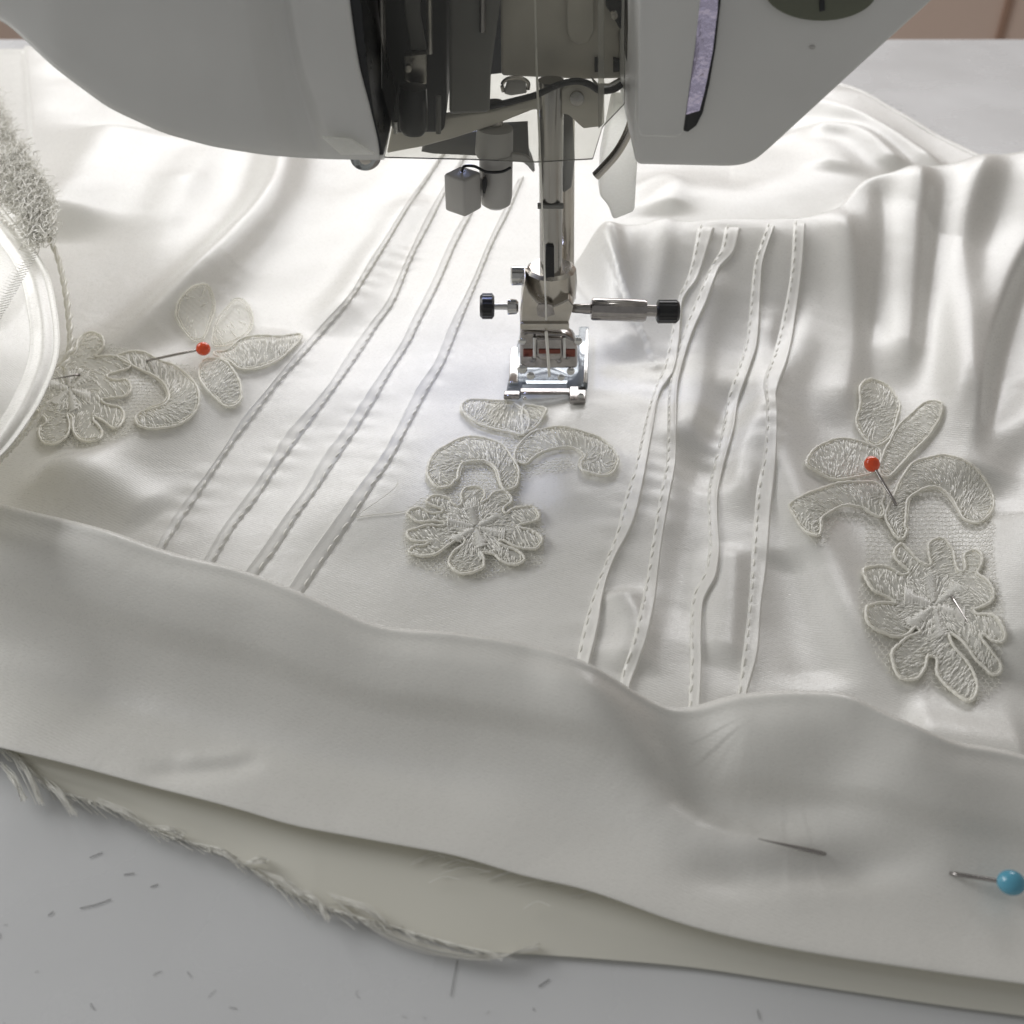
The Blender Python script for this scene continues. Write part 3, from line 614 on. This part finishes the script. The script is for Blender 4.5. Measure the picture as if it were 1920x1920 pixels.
FL = [(470,430),(540,395),(610,420),(625,480),(560,540),(640,530),(740,550),(790,590),(740,620),(640,655),(700,680),(760,680),(785,720),(750,780),(650,790),(610,790),(640,830),(720,840),(745,890),(720,950),(680,970),(620,930),(565,890),(560,930),(610,970),(600,1030),(540,1050),(470,1030),(440,980),(430,900),(405,885),(415,950),(400,1020),(340,1065),(270,1055),(230,1010),(240,960),(280,930),(240,880),(200,800),(240,700),(330,600),(400,540),(450,500)]
lace_piece('flower', ll(*FL), lace_l, 'radial', center=tuple(ll((420,740))[0]), dens=.9)
fuzz(ll(*FL), lace_l, 350)
net('net', ll((500,420),(800,500),(1000,560),(1180,600),(1190,800),(1100,950),(850,970),(780,1010),(500,1080),(250,1080),(180,900),(220,700),(300,560)), lace_l, 10)

# ------------------------------------------------------------------ pins
def pin(label, head, a, b, tip, m, zs, hr):
    """head centre, where the shaft goes in (a), where it comes out (b), tip; zs = heights above cloth or absolute points"""
    P = [np.array(q) for q in zs]; root = empty('pin', tuple(P[1]), label=label, cat='pin', group='glass-headed pins in the dress')
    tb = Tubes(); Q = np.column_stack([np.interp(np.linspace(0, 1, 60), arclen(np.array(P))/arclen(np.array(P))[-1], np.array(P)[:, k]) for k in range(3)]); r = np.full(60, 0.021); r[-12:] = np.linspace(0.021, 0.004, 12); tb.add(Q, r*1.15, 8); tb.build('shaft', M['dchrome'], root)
    bm = bmesh.new(); bmesh.ops.create_uvsphere(bm, u_segments=28, v_segments=18, radius=hr)
    d = Vector(P[1]-P[0]).normalized(); rot = d.to_track_quat('Z', 'Y').to_matrix()
    for v in bm.verts: v.co.z *= 1.08; v.co = rot@v.co+Vector(P[0])
    me = bpy.data.meshes.new('head'); bm.to_mesh(me); bm.free(); under(link('head', me, m), root)
def hp(x, y, off): return hit([x], [y], off)[0]
pin('red-headed pin through the right lace spray', 0, 0, 0, 0, M['red'], [hp(1635,870,.34), hp(1679,944,.12), hp(1684,955,-.03), hp(1733,1033,-.1), hp(1783,1116,.06), hp(1787,1123,.15), hp(1815,1167,.24)], 0.125)
pin('red-headed pin through the left lace spray, pointing at the sleeve', 0, 0, 0, 0, M['red'], [hp(381,654,.30), hp(281,675,.14), hp(268,678,.0), hp(210,690,-.05), hp(150,702,.06), hp(144,703,.15), hp(92,712,.2)], 0.125)
def fz(x, y, off=0):                 # on the front fold surface
    uv = ((GF.reshape(-1, 3)-CAM)@np.stack([r_, u_, f_], -1)); sx_ = 960+FPX*uv[:, 0]/uv[:, 2]; sy_ = 960-FPX*uv[:, 1]/uv[:, 2]
    n0 = 60*GF.shape[1]; i = n0+np.argmin((sx_[n0:]-x)**2+(sy_[n0:]-y)**2); p = GF.reshape(-1, 3)[i]
    d = ray(x, y); t = (p[2]+off-CAM[2])/d[2]; return CAM+d*t
pin('blue-headed pin low on the right of the front fold', 0, 0, 0, 0, M['blue'], [fz(1896,1655,.22), fz(1790,1639,.07), fz(1778,1637,-.06), fz(1665,1621,-.15), fz(1550,1602,-.04), fz(1538,1599,.05), fz(1422,1573,.13)], 0.135)
# loose thread on the satin
tb = Tubes(); q = even(np.array([(668,968),(690,955),(712,942),(740,918),(748,900)]), 24); tb.add(hit(q[:, 0], q[:, 1], .04)+np.column_stack([np.zeros(24), np.zeros(24), .05*np.sin(np.linspace(0, 3, 24))]), .006, 4)
q = even(np.array([(668,970),(700,965),(735,962),(762,958)]), 20); tb.add(hit(q[:, 0], q[:, 1], .02), .007, 4)
tb.build('loose_thread', M['thread'], None, label='loose white thread end beside the fourth tuck, left of the middle flower', cat='thread')
# lint on the table
for i, pts in enumerate([[(168,1608),(192,1598)], [(232,1640),(252,1637)], [(150,1703),(180,1696),(208,1686)], [(90,1717),(100,1709)], [(282,1663),(296,1658)], [(1010,1850),(1030,1836)], [(845,1868),(852,1830),(858,1800)], [(1420,1893),(1425,1912)]]):
    tb = Tubes(); P = worldpts(pts, 0.012); tb.add(even(P, 8), 0.0042 if i < 6 else .003, 4)
    L_ = ['short dark hair nearest the raw edge', 'tiny dark hair right of the longest one', 'longest dark hair on the table, lower left', 'tiny dark hair left of the longest one', 'short dark hair farthest right in the lower left cluster', 'dark hair under the loose looped threads', 'thin dark hair running down the table, bottom middle', 'thin dark hair at the bottom right of the table'][i]
    tb.build('lint', M['lint'], None, label=L_, cat='lint', group='lint on the table')

tb = Tubes()
for i in range(40):
    x, y = random.uniform(-40, 1300), random.uniform(1560, 1990)
    if y < 1720+x*.16: continue
    l = random.uniform(3, 14); a = random.uniform(0, 3.1); c_ = random.gauss(0, 3); tb.add(even(onZ(*np.array([(x, y), (x+l*math.cos(a)+c_, y+l*math.sin(a)*.6), (x+2*l*math.cos(a), y+1.2*l*math.sin(a))]).T, .008), 6), random.uniform(.0012, .0028), 3)
tb.build('dust', M['lint'], None, label='fine grey dust and fibres scattered on the table', cat='dust', kind='stuff')
# ------------------------------------------------------------------ sleeve lying close on the left
ev = np.array([300,370,440,510,580,640,690,760,825,870,960], float)
ex = np.array([-60,-10,45,90,107,112,103,72,28,-15,-110], float)
ex = ex-4
G = []
for k, (dx, z) in enumerate([(None, 0), (0, 2.35), (-10, 2.42), (-28, 2.47), (-48, 2.41), (-62, 2.42), (-130, 2.62), (-260, 3.1), (-420, 3.5), (-600, 3.6)]):
    if dx is None: P = onZ(ex, ev, 2.3)+np.array([-1.3, 1.3, -0.9])
    else: P = onZ(ex+dx, ev, z+0.0*ev)
    G.append(P)
P0 = onZ(ex, ev, 2.3)+np.array([-3.2, 2.8, -1.9]); G = np.array([P0]+G)
G = cat1(cat1(G, 90, 0), 160, 1)
for kk, ph, a in NOI: G[..., 2] += 0.2*a*np.sin(kk[0]*1.5*G[..., 0]+kk[1]*2*G[..., 1]+ph)
sleeve = npmesh('sleeve', G.reshape(-1, 3), gridquads(90, 160), M['satin'], dress)
# twisted cord: two strands round each other
cp = even(np.array([(60,390),(88,440),(108,480),(122,540),(130,600),(132,650),(118,690)], float), 160); cw = onZ(cp[:, 0], cp[:, 1], np.linspace(2.5, 1.7, 160))
tb = Tubes(); th = np.linspace(0, 46, 160)
for ph in (0, math.pi):
    off = 0.038*np.column_stack([np.cos(th+ph), np.zeros(160), np.sin(th+ph)]); tb.add(cw+off*.8, 0.033, 7)
tb.build('twisted_cord', M['cord'], sleeve)
tb = Tubes()
for i in range(3600):   # fluffy lace edging
    t = random.random(); b = np.array([(-20,170),(20,240),(60,310),(92,370),(100,440)], float); p = cat1(b, 50)[int(t*49)]
    n = random.uniform(-125, 8)*(1-abs(t-.45)*.9); p = p+np.array([.75, -.4])*n*0.9+rng.normal(0, 5, 2)
    th_ = random.gauss(1.05, .55)+random.choice([0, math.pi]); l = random.uniform(8, 26); q = [p, p+l*.5*np.array([math.cos(th_), math.sin(th_)]), p+l*np.array([math.cos(th_+.9), math.sin(th_+.9)])]
    z = 2.55+random.uniform(-.1, .12); tb.add(even(onZ(*np.array(q).T, [z, z+.06, z+random.uniform(-.05, .1)]), 7), random.choice([.004, .006, .012]), 3)
for s_ in (0, 30, 60, 84):
    b = even(np.array([(-30-s_,190+s_),(30-s_,262+s_),(70-s_,330+s_*.8),(100-s_*.6,400+s_*.5)], float), 120); w_ = onZ(b[:, 0], b[:, 1], 2.6)
    w_ += 0.03*np.column_stack([np.sin(np.arange(120)*1.3), np.zeros(120), np.cos(np.arange(120)*1.3)])+rng.normal(0, .012, w_.shape); tb.add(w_, .022, 6)
tb.build('lace_edging', M['silk'], sleeve, kind='stuff')
tb = Tubes()
for i in range(26):
    t = i/25; x = 62-75*t; y = 470+130*t; a = np.array([(x-14, y-7), (x+12, y+2), (x-12, y+8)], float); tb.add(onZ(a[:, 0], a[:, 1], 2.62), .006, 4)
tb.build('zigzag_stitching', M['satin_edge'], sleeve)
tb = Tubes()
for s_ in range(4):
    b = even(np.array([(98-s_*5,742+s_*8),(60-s_*4,795+s_*6),(15-s_*3,840+s_*6),(-40,880+s_*6)], float), 120); w_ = onZ(b[:, 0], b[:, 1], 1.9-s_*.05); w_ += 0.012*np.column_stack([np.sin(np.arange(120)*1.1+s_), np.cos(np.arange(120)*.9), np.sin(np.arange(120)*.7+s_)]); tb.add(w_, .024, 6)
tb.build('cuff_trim', M['cord'], sleeve)

# ------------------------------------------------------------------ sewing machine
mc = empty('sewing_machine', (0, 0, 0), label='white sewing machine head with chrome needle clamp and presser foot over the satin', cat='sewing machine')
def prism(name, pts, Y, d, m, bev=0.0, parent=mc, seg=3, hole=None, **k):
    """outline seen on the plane Y, carried straight back by d"""
    a = np.array(pts, float); P = onY(a[:, 0], a[:, 1], Y); bm = bmesh.new()
    v1 = [bm.verts.new(p) for p in P]; v2 = [bm.verts.new(p+np.array([0, d, 0])) for p in P]; n = len(P)
    bm.faces.new(v1); bm.faces.new(v2[::-1])
    for i in range(n): bm.faces.new((v1[i], v2[i], v2[(i+1) % n], v1[(i+1) % n]))
    bmesh.ops.recalc_face_normals(bm, faces=bm.faces[:])
    if bev: bmesh.ops.bevel(bm, geom=[e for e in bm.edges if e.calc_face_angle(0) > 0.35 or True], offset=bev, segments=seg, affect='EDGES', profile=0.5, clamp_overlap=True)
    me = bpy.data.meshes.new(name); bm.to_mesh(me); bm.free(); o = link(name, me, m, None, True, **k); me.set_sharp_from_angle(angle=math.radians(40))
    if parent is not None: under(o, parent)
    return o
def lathe(name, rings, Y, m, parent=mc, sides=32, knurl=0, **k):
    """rings: (x, y, radius in px) along an axis seen on plane Y"""
    c = np.array([(r[0], r[1]) for r in rings], float); P = onY(c[:, 0], c[:, 1], Y); bm = bmesh.new()
    ax = Vector(P[-1]-P[0]).normalized(); q = ax.to_track_quat('Z', 'Y').to_matrix(); prev = None
    P = np.array([P[0]+np.dot(p-P[0], np.array(ax))*np.array(ax) for p in P]); u0 = unit(P.mean(0)); rv = []
    for p, r in zip(P, rings):
        rr = r[2]*u0; ring = []
        for j in range(sides):
            a_ = 2*math.pi*j/sides; k_ = 1-(0.06 if knurl and j % 2 else 0); ring.append(bm.verts.new(Vector(p)+q@Vector((rr*k_*math.cos(a_), rr*k_*math.sin(a_), 0))))
        if prev: 
            for j in range(sides): bm.faces.new((prev[j], prev[(j+1) % sides], ring[(j+1) % sides], ring[j]))
        else: bm.faces.new(ring[::-1])
        prev = ring
    bm.faces.new(prev); bmesh.ops.recalc_face_normals(bm, faces=bm.faces[:])
    me = bpy.data.meshes.new(name); bm.to_mesh(me); bm.free(); o = link(name, me, m, None, True, **k); me.set_sharp_from_angle(angle=math.radians(38))
    if parent is not None: under(o, parent)
    return o
# left shell: a curved nose with shallow facets; columns carry (x at top, x at bottom, bottom y, depth Y)
def shell(name, cols, m, back=7.5, top=-700, rr=0.35, nr=40):
    G = []
    for (xt, xb, yb, Y) in cols:
        col = []
        for t in (0, .35, .6, .8, .9, 0.97): col.append(onY(xt+(xb-xt)*max(0, (t*(yb-top)+top)-0)/max(yb, 1) if (t*(yb-top)+top) > 0 else xt, top+t*(yb-top), Y))
        b = onY(xb, yb, Y+rr*.6); col += [b+np.array([0, -rr*.45, 0.05]), b, b+np.array([0, 1.0, 0.04]), b+np.array([0, back, 0.3])]
        G.append(col)
    G = np.array(G); G = G.transpose(1, 0, 2); G = cat1(G, 80, 0)
    c = []
    for i in range(G.shape[1]-1):
        for s in np.linspace(0, 1, 8, endpoint=False): c.append(G[:, i]*(1-s)+G[:, i+1]*s)
    c.append(G[:, -1]); G = np.stack(c, 1)
    for _ in range(3): G[:, 1:-1] = (G[:, :-2]+2*G[:, 1:-1]+G[:, 2:])/4
    o = npmesh(name, G.reshape(-1, 3), gridquads(*G.shape[:2]), m); return under(o, mc)
shell('face_cover', [(-520,-520,-60,-1.0),(-260,-260,-40,-1.6),(-120,-90,-5,-2.0),(0,20,38,-2.3),(90,110,123,-2.5),(180,210,197,-2.6),(270,310,243,-2.7),(360,400,268,-2.75),(430,480,281,-2.75),(452,510,285,-2.72),(500,560,289,-2.5),(520,600,291,-2.44),(535,625,292,-2.62),(600,680,293,-2.66),(648,716,293,-2.6),(652,722,293,-1.6)], M['shell'])
prism('chamfer', [(603,258),(655,262),(702,290),(640,291)], -2.76, 0.06, M['white'], 0.01)
prism('dark_gap', [(652,-200),(676,-200),(676,0),(688,120),(702,220),(720,292),(706,292),(684,190),(664,90),(654,0)], -2.5, 3.2, M['black'], 0.02)  # black strip painted in for the dark of the open gap
# interior
prism('inner_frame', [(560,-400),(1300,-400),(1300,150),(1200,150),(1190,110),(940,138),(830,150),(700,240),(640,100)], 3.0, 0.5, M['void'], 0.02)
prism('lever_housing', [(700,-200),(838,-200),(838,205),(832,250),(740,252),(712,200),(700,120)], -0.3, 1.5, M['void'], 0.08)
prism('lever_slot', [(762,-200),(792,-200),(788,30),(800,95),(770,95),(758,20)], -0.42, 0.1, M['shell_dark'], 0.03)
prism('lever_block', [(757,106),(800,102),(800,158),(776,160),(757,150)], -0.6, 0.25, M['nickel'], 0.02)
prism('reflector_chip', [(714,184),(731,178),(734,238),(728,240)], -0.75, 0.1, M['white'], 0.01)
lathe('thread_guide_drum', [(775,160,6),(775,163,25),(775,205,27),(775,240,27),(775,250,20)], -0.9, M['black'])
lathe('thread_guide_pin', [(742,228,4),(742,250,4)], -1.1, M['chrome'])
lathe('thread_guide_pin', [(822,180,5),(822,250,5)], -1.1, M['shell_dark'])
prism('side_plate', [(842,-200),(938,-200),(938,0),(920,140),(918,212),(842,216)], -1.0, 0.5, M['shell_dark'], 0.06)
prism('front_plate', [(936,-200),(1176,-200),(1176,40),(1160,60),(1166,148),(1100,150),(940,143)], 0.35, 0.3, M['beige'], 0.05)
prism('plate_tongue', [(1060,-200),(1116,-200),(1114,60),(1104,80),(1084,86),(1068,76),(1062,60)], 0.24, 0.12, M['beige'], 0.04)
for x in (1123, 1158): prism('plate_window', [(x-8,108),(x+8,112),(x+8,134),(x-8,136)], 0.3, 0.06, M['black'], 0.01)
prism('take_up_arm', [(735,236),(830,222),(925,208),(1000,186),(1060,165),(1108,160),(1132,180),(1128,238),(1094,242),(1066,216),(1000,206),(930,234),(850,260),(790,276),(725,288)], -0.1, 0.25, M['beige'], 0.03)
lathe('arm_screw', [(1082,186,15)]*1+[(1082,186.5,15)], -0.2, M['steel']) if False else None
def disc(name, x, y, r, Y, d, m, bev=0.02, n=28, ry=None, parent=mc, **k):
    ry = ry or r; return prism(name, [(x+r*math.cos(2*math.pi*i/n), y+ry*math.sin(2*math.pi*i/n)) for i in range(n)], Y, d, m, bev, parent, **k)
disc('arm_screw', 1082, 186, 14, -0.16, 0.1, M['steel'])
tb = Tubes(); q = even(onY(*np.array([(918,200),(960,190),(1005,178),(1045,160),(1080,152),(1105,158),(1125,170),(1150,168),(1166,158)], float).T, -0.35), 50); tb.add(q, 0.05, 8); tb.build('spring_wire', M['black'], mc)
tb = Tubes(); q = even(onY(*np.array([(944,172),(942,158),(952,148),(975,146),(990,155),(990,168)], float).T, -0.2), 30); tb.add(q, 0.03, 7); tb.build('clip_ring', M['nickel'], mc)
prism('clip_block', [(952,155),(985,153),(988,175),(958,180),(945,176)], -0.1, 0.2, M['clip'], 0.02)
prism('back_bracket', [(790,284),(806,262),(900,245),(990,240),(992,290),(1003,322),(996,300),(960,288),(900,292),(812,288)], 0.5, 0.3, M['shell_dark'], 0.02)
lathe('steel_rod', [(806,-200,15),(806,96,15),(806,100,12)], -0.2, M['steel'])
lathe('steel_rod', [(712,-200,9),(716,120,9),(716,170,7)], -0.7, M['dchrome'])
lathe('steel_rod', [(905,-200,7),(905,60,7)], -1.06, M['dchrome'])
prism('guard_rib', [(1120,-200),(1133,-200),(1133,232),(1122,242)], -1.46, 0.05, M['milky'], 0.01)
prism('guide_bracket', [(1134,-200),(1172,-200),(1172,60),(1160,52),(1148,30),(1136,12)], 0.15, 0.15, M['black'], 0.02)
prism('spring_plate', [(1108,146),(1122,160),(1142,160),(1164,148),(1164,152),(1150,170),(1120,170)], 0.2, 0.1, M['chrome'], 0.01)
for x_, y_ in ((765, 130), (790, 215), (1152, 30)): disc('small_screw', x_, y_, 7, -0.95, 0.1, M['nickel'])
# needle threader unit
lathe('threader_rod', [(928,190,15),(928,262,15)], 0.1, M['nickel'])
lathe('threader_collar', [(928,236,22),(928,240,34),(928,262,35),(926,286,36),(926,292,33)], 0.05, M['clip'])
lathe('threader_body', [(930,288,30),(930,292,31),(930,366,31),(930,380,28),(930,387,18)], 0.0, M['clip'])
tb = Tubes(); q = even(onY(*np.array([(866,322),(870,312),(890,312),(912,322),(940,322),(958,314)], float).T, -0.33), 30); tb.add(q, 0.022, 6); tb.build('threader_wire', M['black'], mc)
prism('threader_slot', [(904,338),(911,332),(914,345),(910,364),(905,362)], -0.36, 0.1, M['black'], 0.01)
def block(name, px, py, Y, w_, h_, d_, rot, m, bev=.03, parent=mc):
    p = onY(px, py, Y); o = box(name, -w_/2, w_/2, -d_/2, d_/2, -h_/2, h_/2, m, bev); o.location = p; o.rotation_euler = (0, 0, rot); o.parent = parent; return o
block('threader_thumb_lever', 868, 359, -0.35, 0.42, 0.60, 0.42, math.radians(52), M['clip'], .045)
lathe('threader_link', [(880,352,17),(905,352,17)], -0.15, M['clip'])
prism('threader_finger', [(958,288),(985,292),(998,302),(1001,325),(994,318),(985,306),(958,302)], -0.1, 0.1, M['clip'], 0.02)
# needle bar and presser bar
lathe('needle_bar', [(1033,150,23),(1033,309,23),(1033,313,22),(1033,560,22)], 0.0, M['steel'])
lathe('presser_bar', [(1060,205,17),(1060,540,17)], 0.9, M['nickel'])
prism('presser_lifter', [(1040,212),(1074,216),(1078,300),(1072,352),(1058,362),(1046,350)], 0.45, 0.3, M['shell_dark'], 0.03)
prism('bar_groove', [(1023,462),(1039,462),(1040,572),(1022,572)], -0.24, 0.1, M['black'], 0.01)
prism('bar_bushing', [(1008,385),(1057,385),(1057,392),(1008,392)], -0.215, 0.1, M['shell_dark'], 0.005)
# needle clamp
cl = under(empty('needle_clamp', (0, 0, 2.2)), mc)
lathe('clamp_cup', [(1033,500,40),(1033,505,47),(1033,530,49),(1033,560,47),(1033,575,38)], 0.12, M['nickel'], cl, 12)
lathe('rear_screw', [(1000,517,17),(964,517,18),(960,517,18),(957,517,14)], 0.35, M['chrome'], cl)
prism('clamp_body', [(984,528),(992,548),(1008,566),(1033,576),(1056,566),(1066,560),(1076,574),(1066,607),(976,607),(978,570)], -0.42, 0.6, M['nickel'], 0.03, cl)
prism('clamp_plate', [(975,607),(1067,607),(1067,619),(975,619)], -0.46, 0.6, M['nickel'], 0.012, cl)
prism('clamp_slot', [(1006,578),(1010,570),(1022,570),(1036,572),(1040,590),(1022,596),(1008,592)], -0.435, 0.03, M['dchrome'], 0.008, cl)
lathe('clamp_screw', [(1066,578,4),(1074,578,8),(1106,583,10),(1108,583,19),(1112,583,21),(1206,583,21),(1211,583,19),(1212,583,11),(1233,583,11)], -0.1, M['dchrome'], cl)
lathe('screw_knob', [(1231,584,17),(1234,584,22),(1268,584,22),(1273,584,17)], -0.1, M['black'], cl, 36, 1)
lathe('side_screw', [(972,575,9),(968,575,14),(952,575,15),(950,575,6),(924,575,6)], 0.0, M['chrome'], cl)
lathe('side_knob', [(927,574,18),(923,574,24),(905,574,24),(900,574,19)], 0.0, M['black'], cl, 36, 1)
# presser foot
pf = under(empty('presser_foot', (0, 0, 0.5)), mc)
zf = float(hit([1025], [745])[0][2])+0.16
def slab(name, pts, z, th, m, bev=.02, parent=pf):
    a = np.array(pts, float); P = onZ(a[:, 0], a[:, 1], z); bm = bmesh.new(); v1 = [bm.verts.new(p) for p in P]; v2 = [bm.verts.new(p-np.array([0, 0, th])) for p in P]; n = len(P)
    bm.faces.new(v1); bm.faces.new(v2[::-1])
    for i in range(n): bm.faces.new((v1[i], v2[i], v2[(i+1) % n], v1[(i+1) % n]))
    bmesh.ops.recalc_face_normals(bm, faces=bm.faces[:]); bmesh.ops.bevel(bm, geom=bm.edges[:], offset=bev, segments=3, affect='EDGES', profile=.5)
    me = bpy.data.meshes.new(name); bm.to_mesh(me); bm.free(); o = link(name, me, m); me.set_sharp_from_angle(angle=math.radians(40)); return under(o, parent)
slab('sole_plate', [(974,628),(1086,628),(1102,722),(1098,738),(1066,738),(1062,716),(980,716),(976,742),(948,742),(952,716)], zf, .07, M['clearfoot'])
slab('foot_rail', [(958,650),(972,650),(971,716),(954,716)], zf+.07, .06, M['chrome'])
slab('foot_rail', [(1086,612),(1104,612),(1102,722),(1084,722)], zf+.08, .07, M['clearfoot'])
slab('rail_edge', [(1099,616),(1104,616),(1101,716),(1094,716)], zf+.10, .04, M['chrome'], .012)
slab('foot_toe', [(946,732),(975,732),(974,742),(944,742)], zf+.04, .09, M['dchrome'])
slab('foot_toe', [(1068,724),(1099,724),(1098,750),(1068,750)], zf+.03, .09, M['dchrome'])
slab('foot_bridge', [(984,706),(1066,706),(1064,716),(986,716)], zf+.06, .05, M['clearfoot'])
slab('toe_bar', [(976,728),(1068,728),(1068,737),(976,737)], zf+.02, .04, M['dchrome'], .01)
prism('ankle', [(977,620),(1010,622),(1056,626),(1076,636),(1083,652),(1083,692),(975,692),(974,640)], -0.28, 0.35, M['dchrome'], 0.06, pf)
prism('ankle_reflection', [(981,655),(1079,655),(1079,670),(981,670)], -0.30, 0.1, M['red_reflection'], 0.02, pf)  # strip painting the reddish reflection across the ankle
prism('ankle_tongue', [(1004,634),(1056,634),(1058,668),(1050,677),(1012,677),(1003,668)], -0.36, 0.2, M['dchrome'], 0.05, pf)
prism('tongue_reflection', [(1010,655),(1051,655),(1051,664),(1010,664)], -0.38, 0.05, M['red_reflection'], 0.015, pf)  # the same reddish reflection painted on the tongue
for x in (1002, 1058): tb = Tubes(); q = onY(np.array([x, x, x]), np.array([632, 650, 670]), -0.38); tb.add(even(q, 8), .028, 8); tb.build('tongue_rib', M['chrome'], pf)
for x, y, r in ((979, 640, 8), (1084, 640, 8), (979, 692, 10), (1070, 696, 8), (995, 705, 8), (1052, 708, 7), (984, 747, 4), (1089, 742, 6)): 
    bm = bmesh.new(); p = onY(x, y, -0.5); bmesh.ops.create_uvsphere(bm, u_segments=16, v_segments=10, radius=r*unit(p))
    for v in bm.verts: v.co.y *= .6; v.co += Vector(p)
    me = bpy.data.meshes.new('foot_rivet'); bm.to_mesh(me); bm.free(); under(link('foot_rivet', me, M['chrome']), pf)
# thread guide arc, holder, lit lever
prism('guide_holder', [(1178,-200),(1204,-200),(1204,150),(1196,196),(1180,196),(1176,120)], -1.0, 0.6, M['black'], 0.04)
tb = Tubes(); q = even(onY(*np.array([(1189,190),(1186,222),(1175,254),(1158,284),(1138,308),(1117,330)], float).T, -0.9), 50); tb.add(q, 0.085, 14, flat=.8); tb.build('guide_arc', M['nickel'], mc)
prism('presser_lever', [(1150,190),(1196,196),(1196,300),(1190,398),(1150,414),(1141,388),(1124,368),(1128,300)], 0.9, 0.5, M['white'], 0.06)
# right shell
prism('arm_cover', [(1190,-700),(2400,-700),(1960,-190),(1750,2),(1620,120),(1500,230),(1440,285),(1418,303),(1395,312),(1368,315),(1192,311),(1188,250),(1192,100)], -2.2, 8.0, M['shell'], 0.10, seg=4)
prism('lamp_cover', [(1202,-500),(1316,-500),(1314,0),(1304,90),(1290,190),(1280,252),(1270,259),(1200,257),(1196,240),(1198,100)], -2.75, 0.5, M['shell'], 0.05)
prism('lamp_slot', [(1316,-300),(1358,-300),(1352,0),(1342,90),(1330,160),(1318,212),(1306,236),(1290,248),(1282,246),(1290,190),(1304,90),(1314,0)], -2.24, 0.08, M['black'], 0.015)
ob = prism('foil_strip', [(1314,-100),(1350,-100),(1346,20),(1336,100),(1322,170),(1312,208),(1286,216),(1290,190),(1304,90)], -2.28, 0.05, M['foil'], 0.01)
disc('round_button', 1540, -18, 106, -2.3, 0.3, M['green'], 0.06, 48, ry=58)
prism('button_mark', [(1536,-30),(1546,-30),(1547,20),(1537,22)], -2.32, 0.04, M['black'], 0.004)
disc('moulding_dimple', 1523, 89, 6, -2.215, 0.05, M['clip'], 0.01, 16, ry=4)
# clear guard and glass button
prism('needle_guard', [(712,-200),(1172,-200),(1172,196),(1130,240),(1112,300),(1003,306),(885,301),(716,297)], -1.5, 0.08, M['clear'], 0.02)
lathe('glass_button', [(662,293,12),(662,293.1,12)], -2.2, M['clip']) if False else None
disc('glass_button', 685, 296, 29, -2.0, 0.4, M['clearfoot'], 0.06, 32, ry=25)
disc('glass_button_core', 685, 300, 11, -2.05, 0.4, M['nickel'], 0.03, 24, ry=9)
# thread running down to the needle
tb = Tubes(); P = [onY(1000, -200, -1.3), onY(1003, 0, -1.25), onY(1007, 150, -1.1), onY(1013, 300, -0.8), onY(1018, 430, -0.62), onY(1023, 560, -0.5), onY(1024, 600, -0.5)]
tb.add(even(np.array(P), 60), 0.016, 6); tb.add(even(np.array([onY(1024, 622, -0.5), onY(1027, 660, -0.5), onY(1030, 705, -0.45)]), 20), 0.03, 6)
tb.build('needle_thread', M['silk'], None, label='white sewing thread hanging straight down the needle bar', cat='thread')
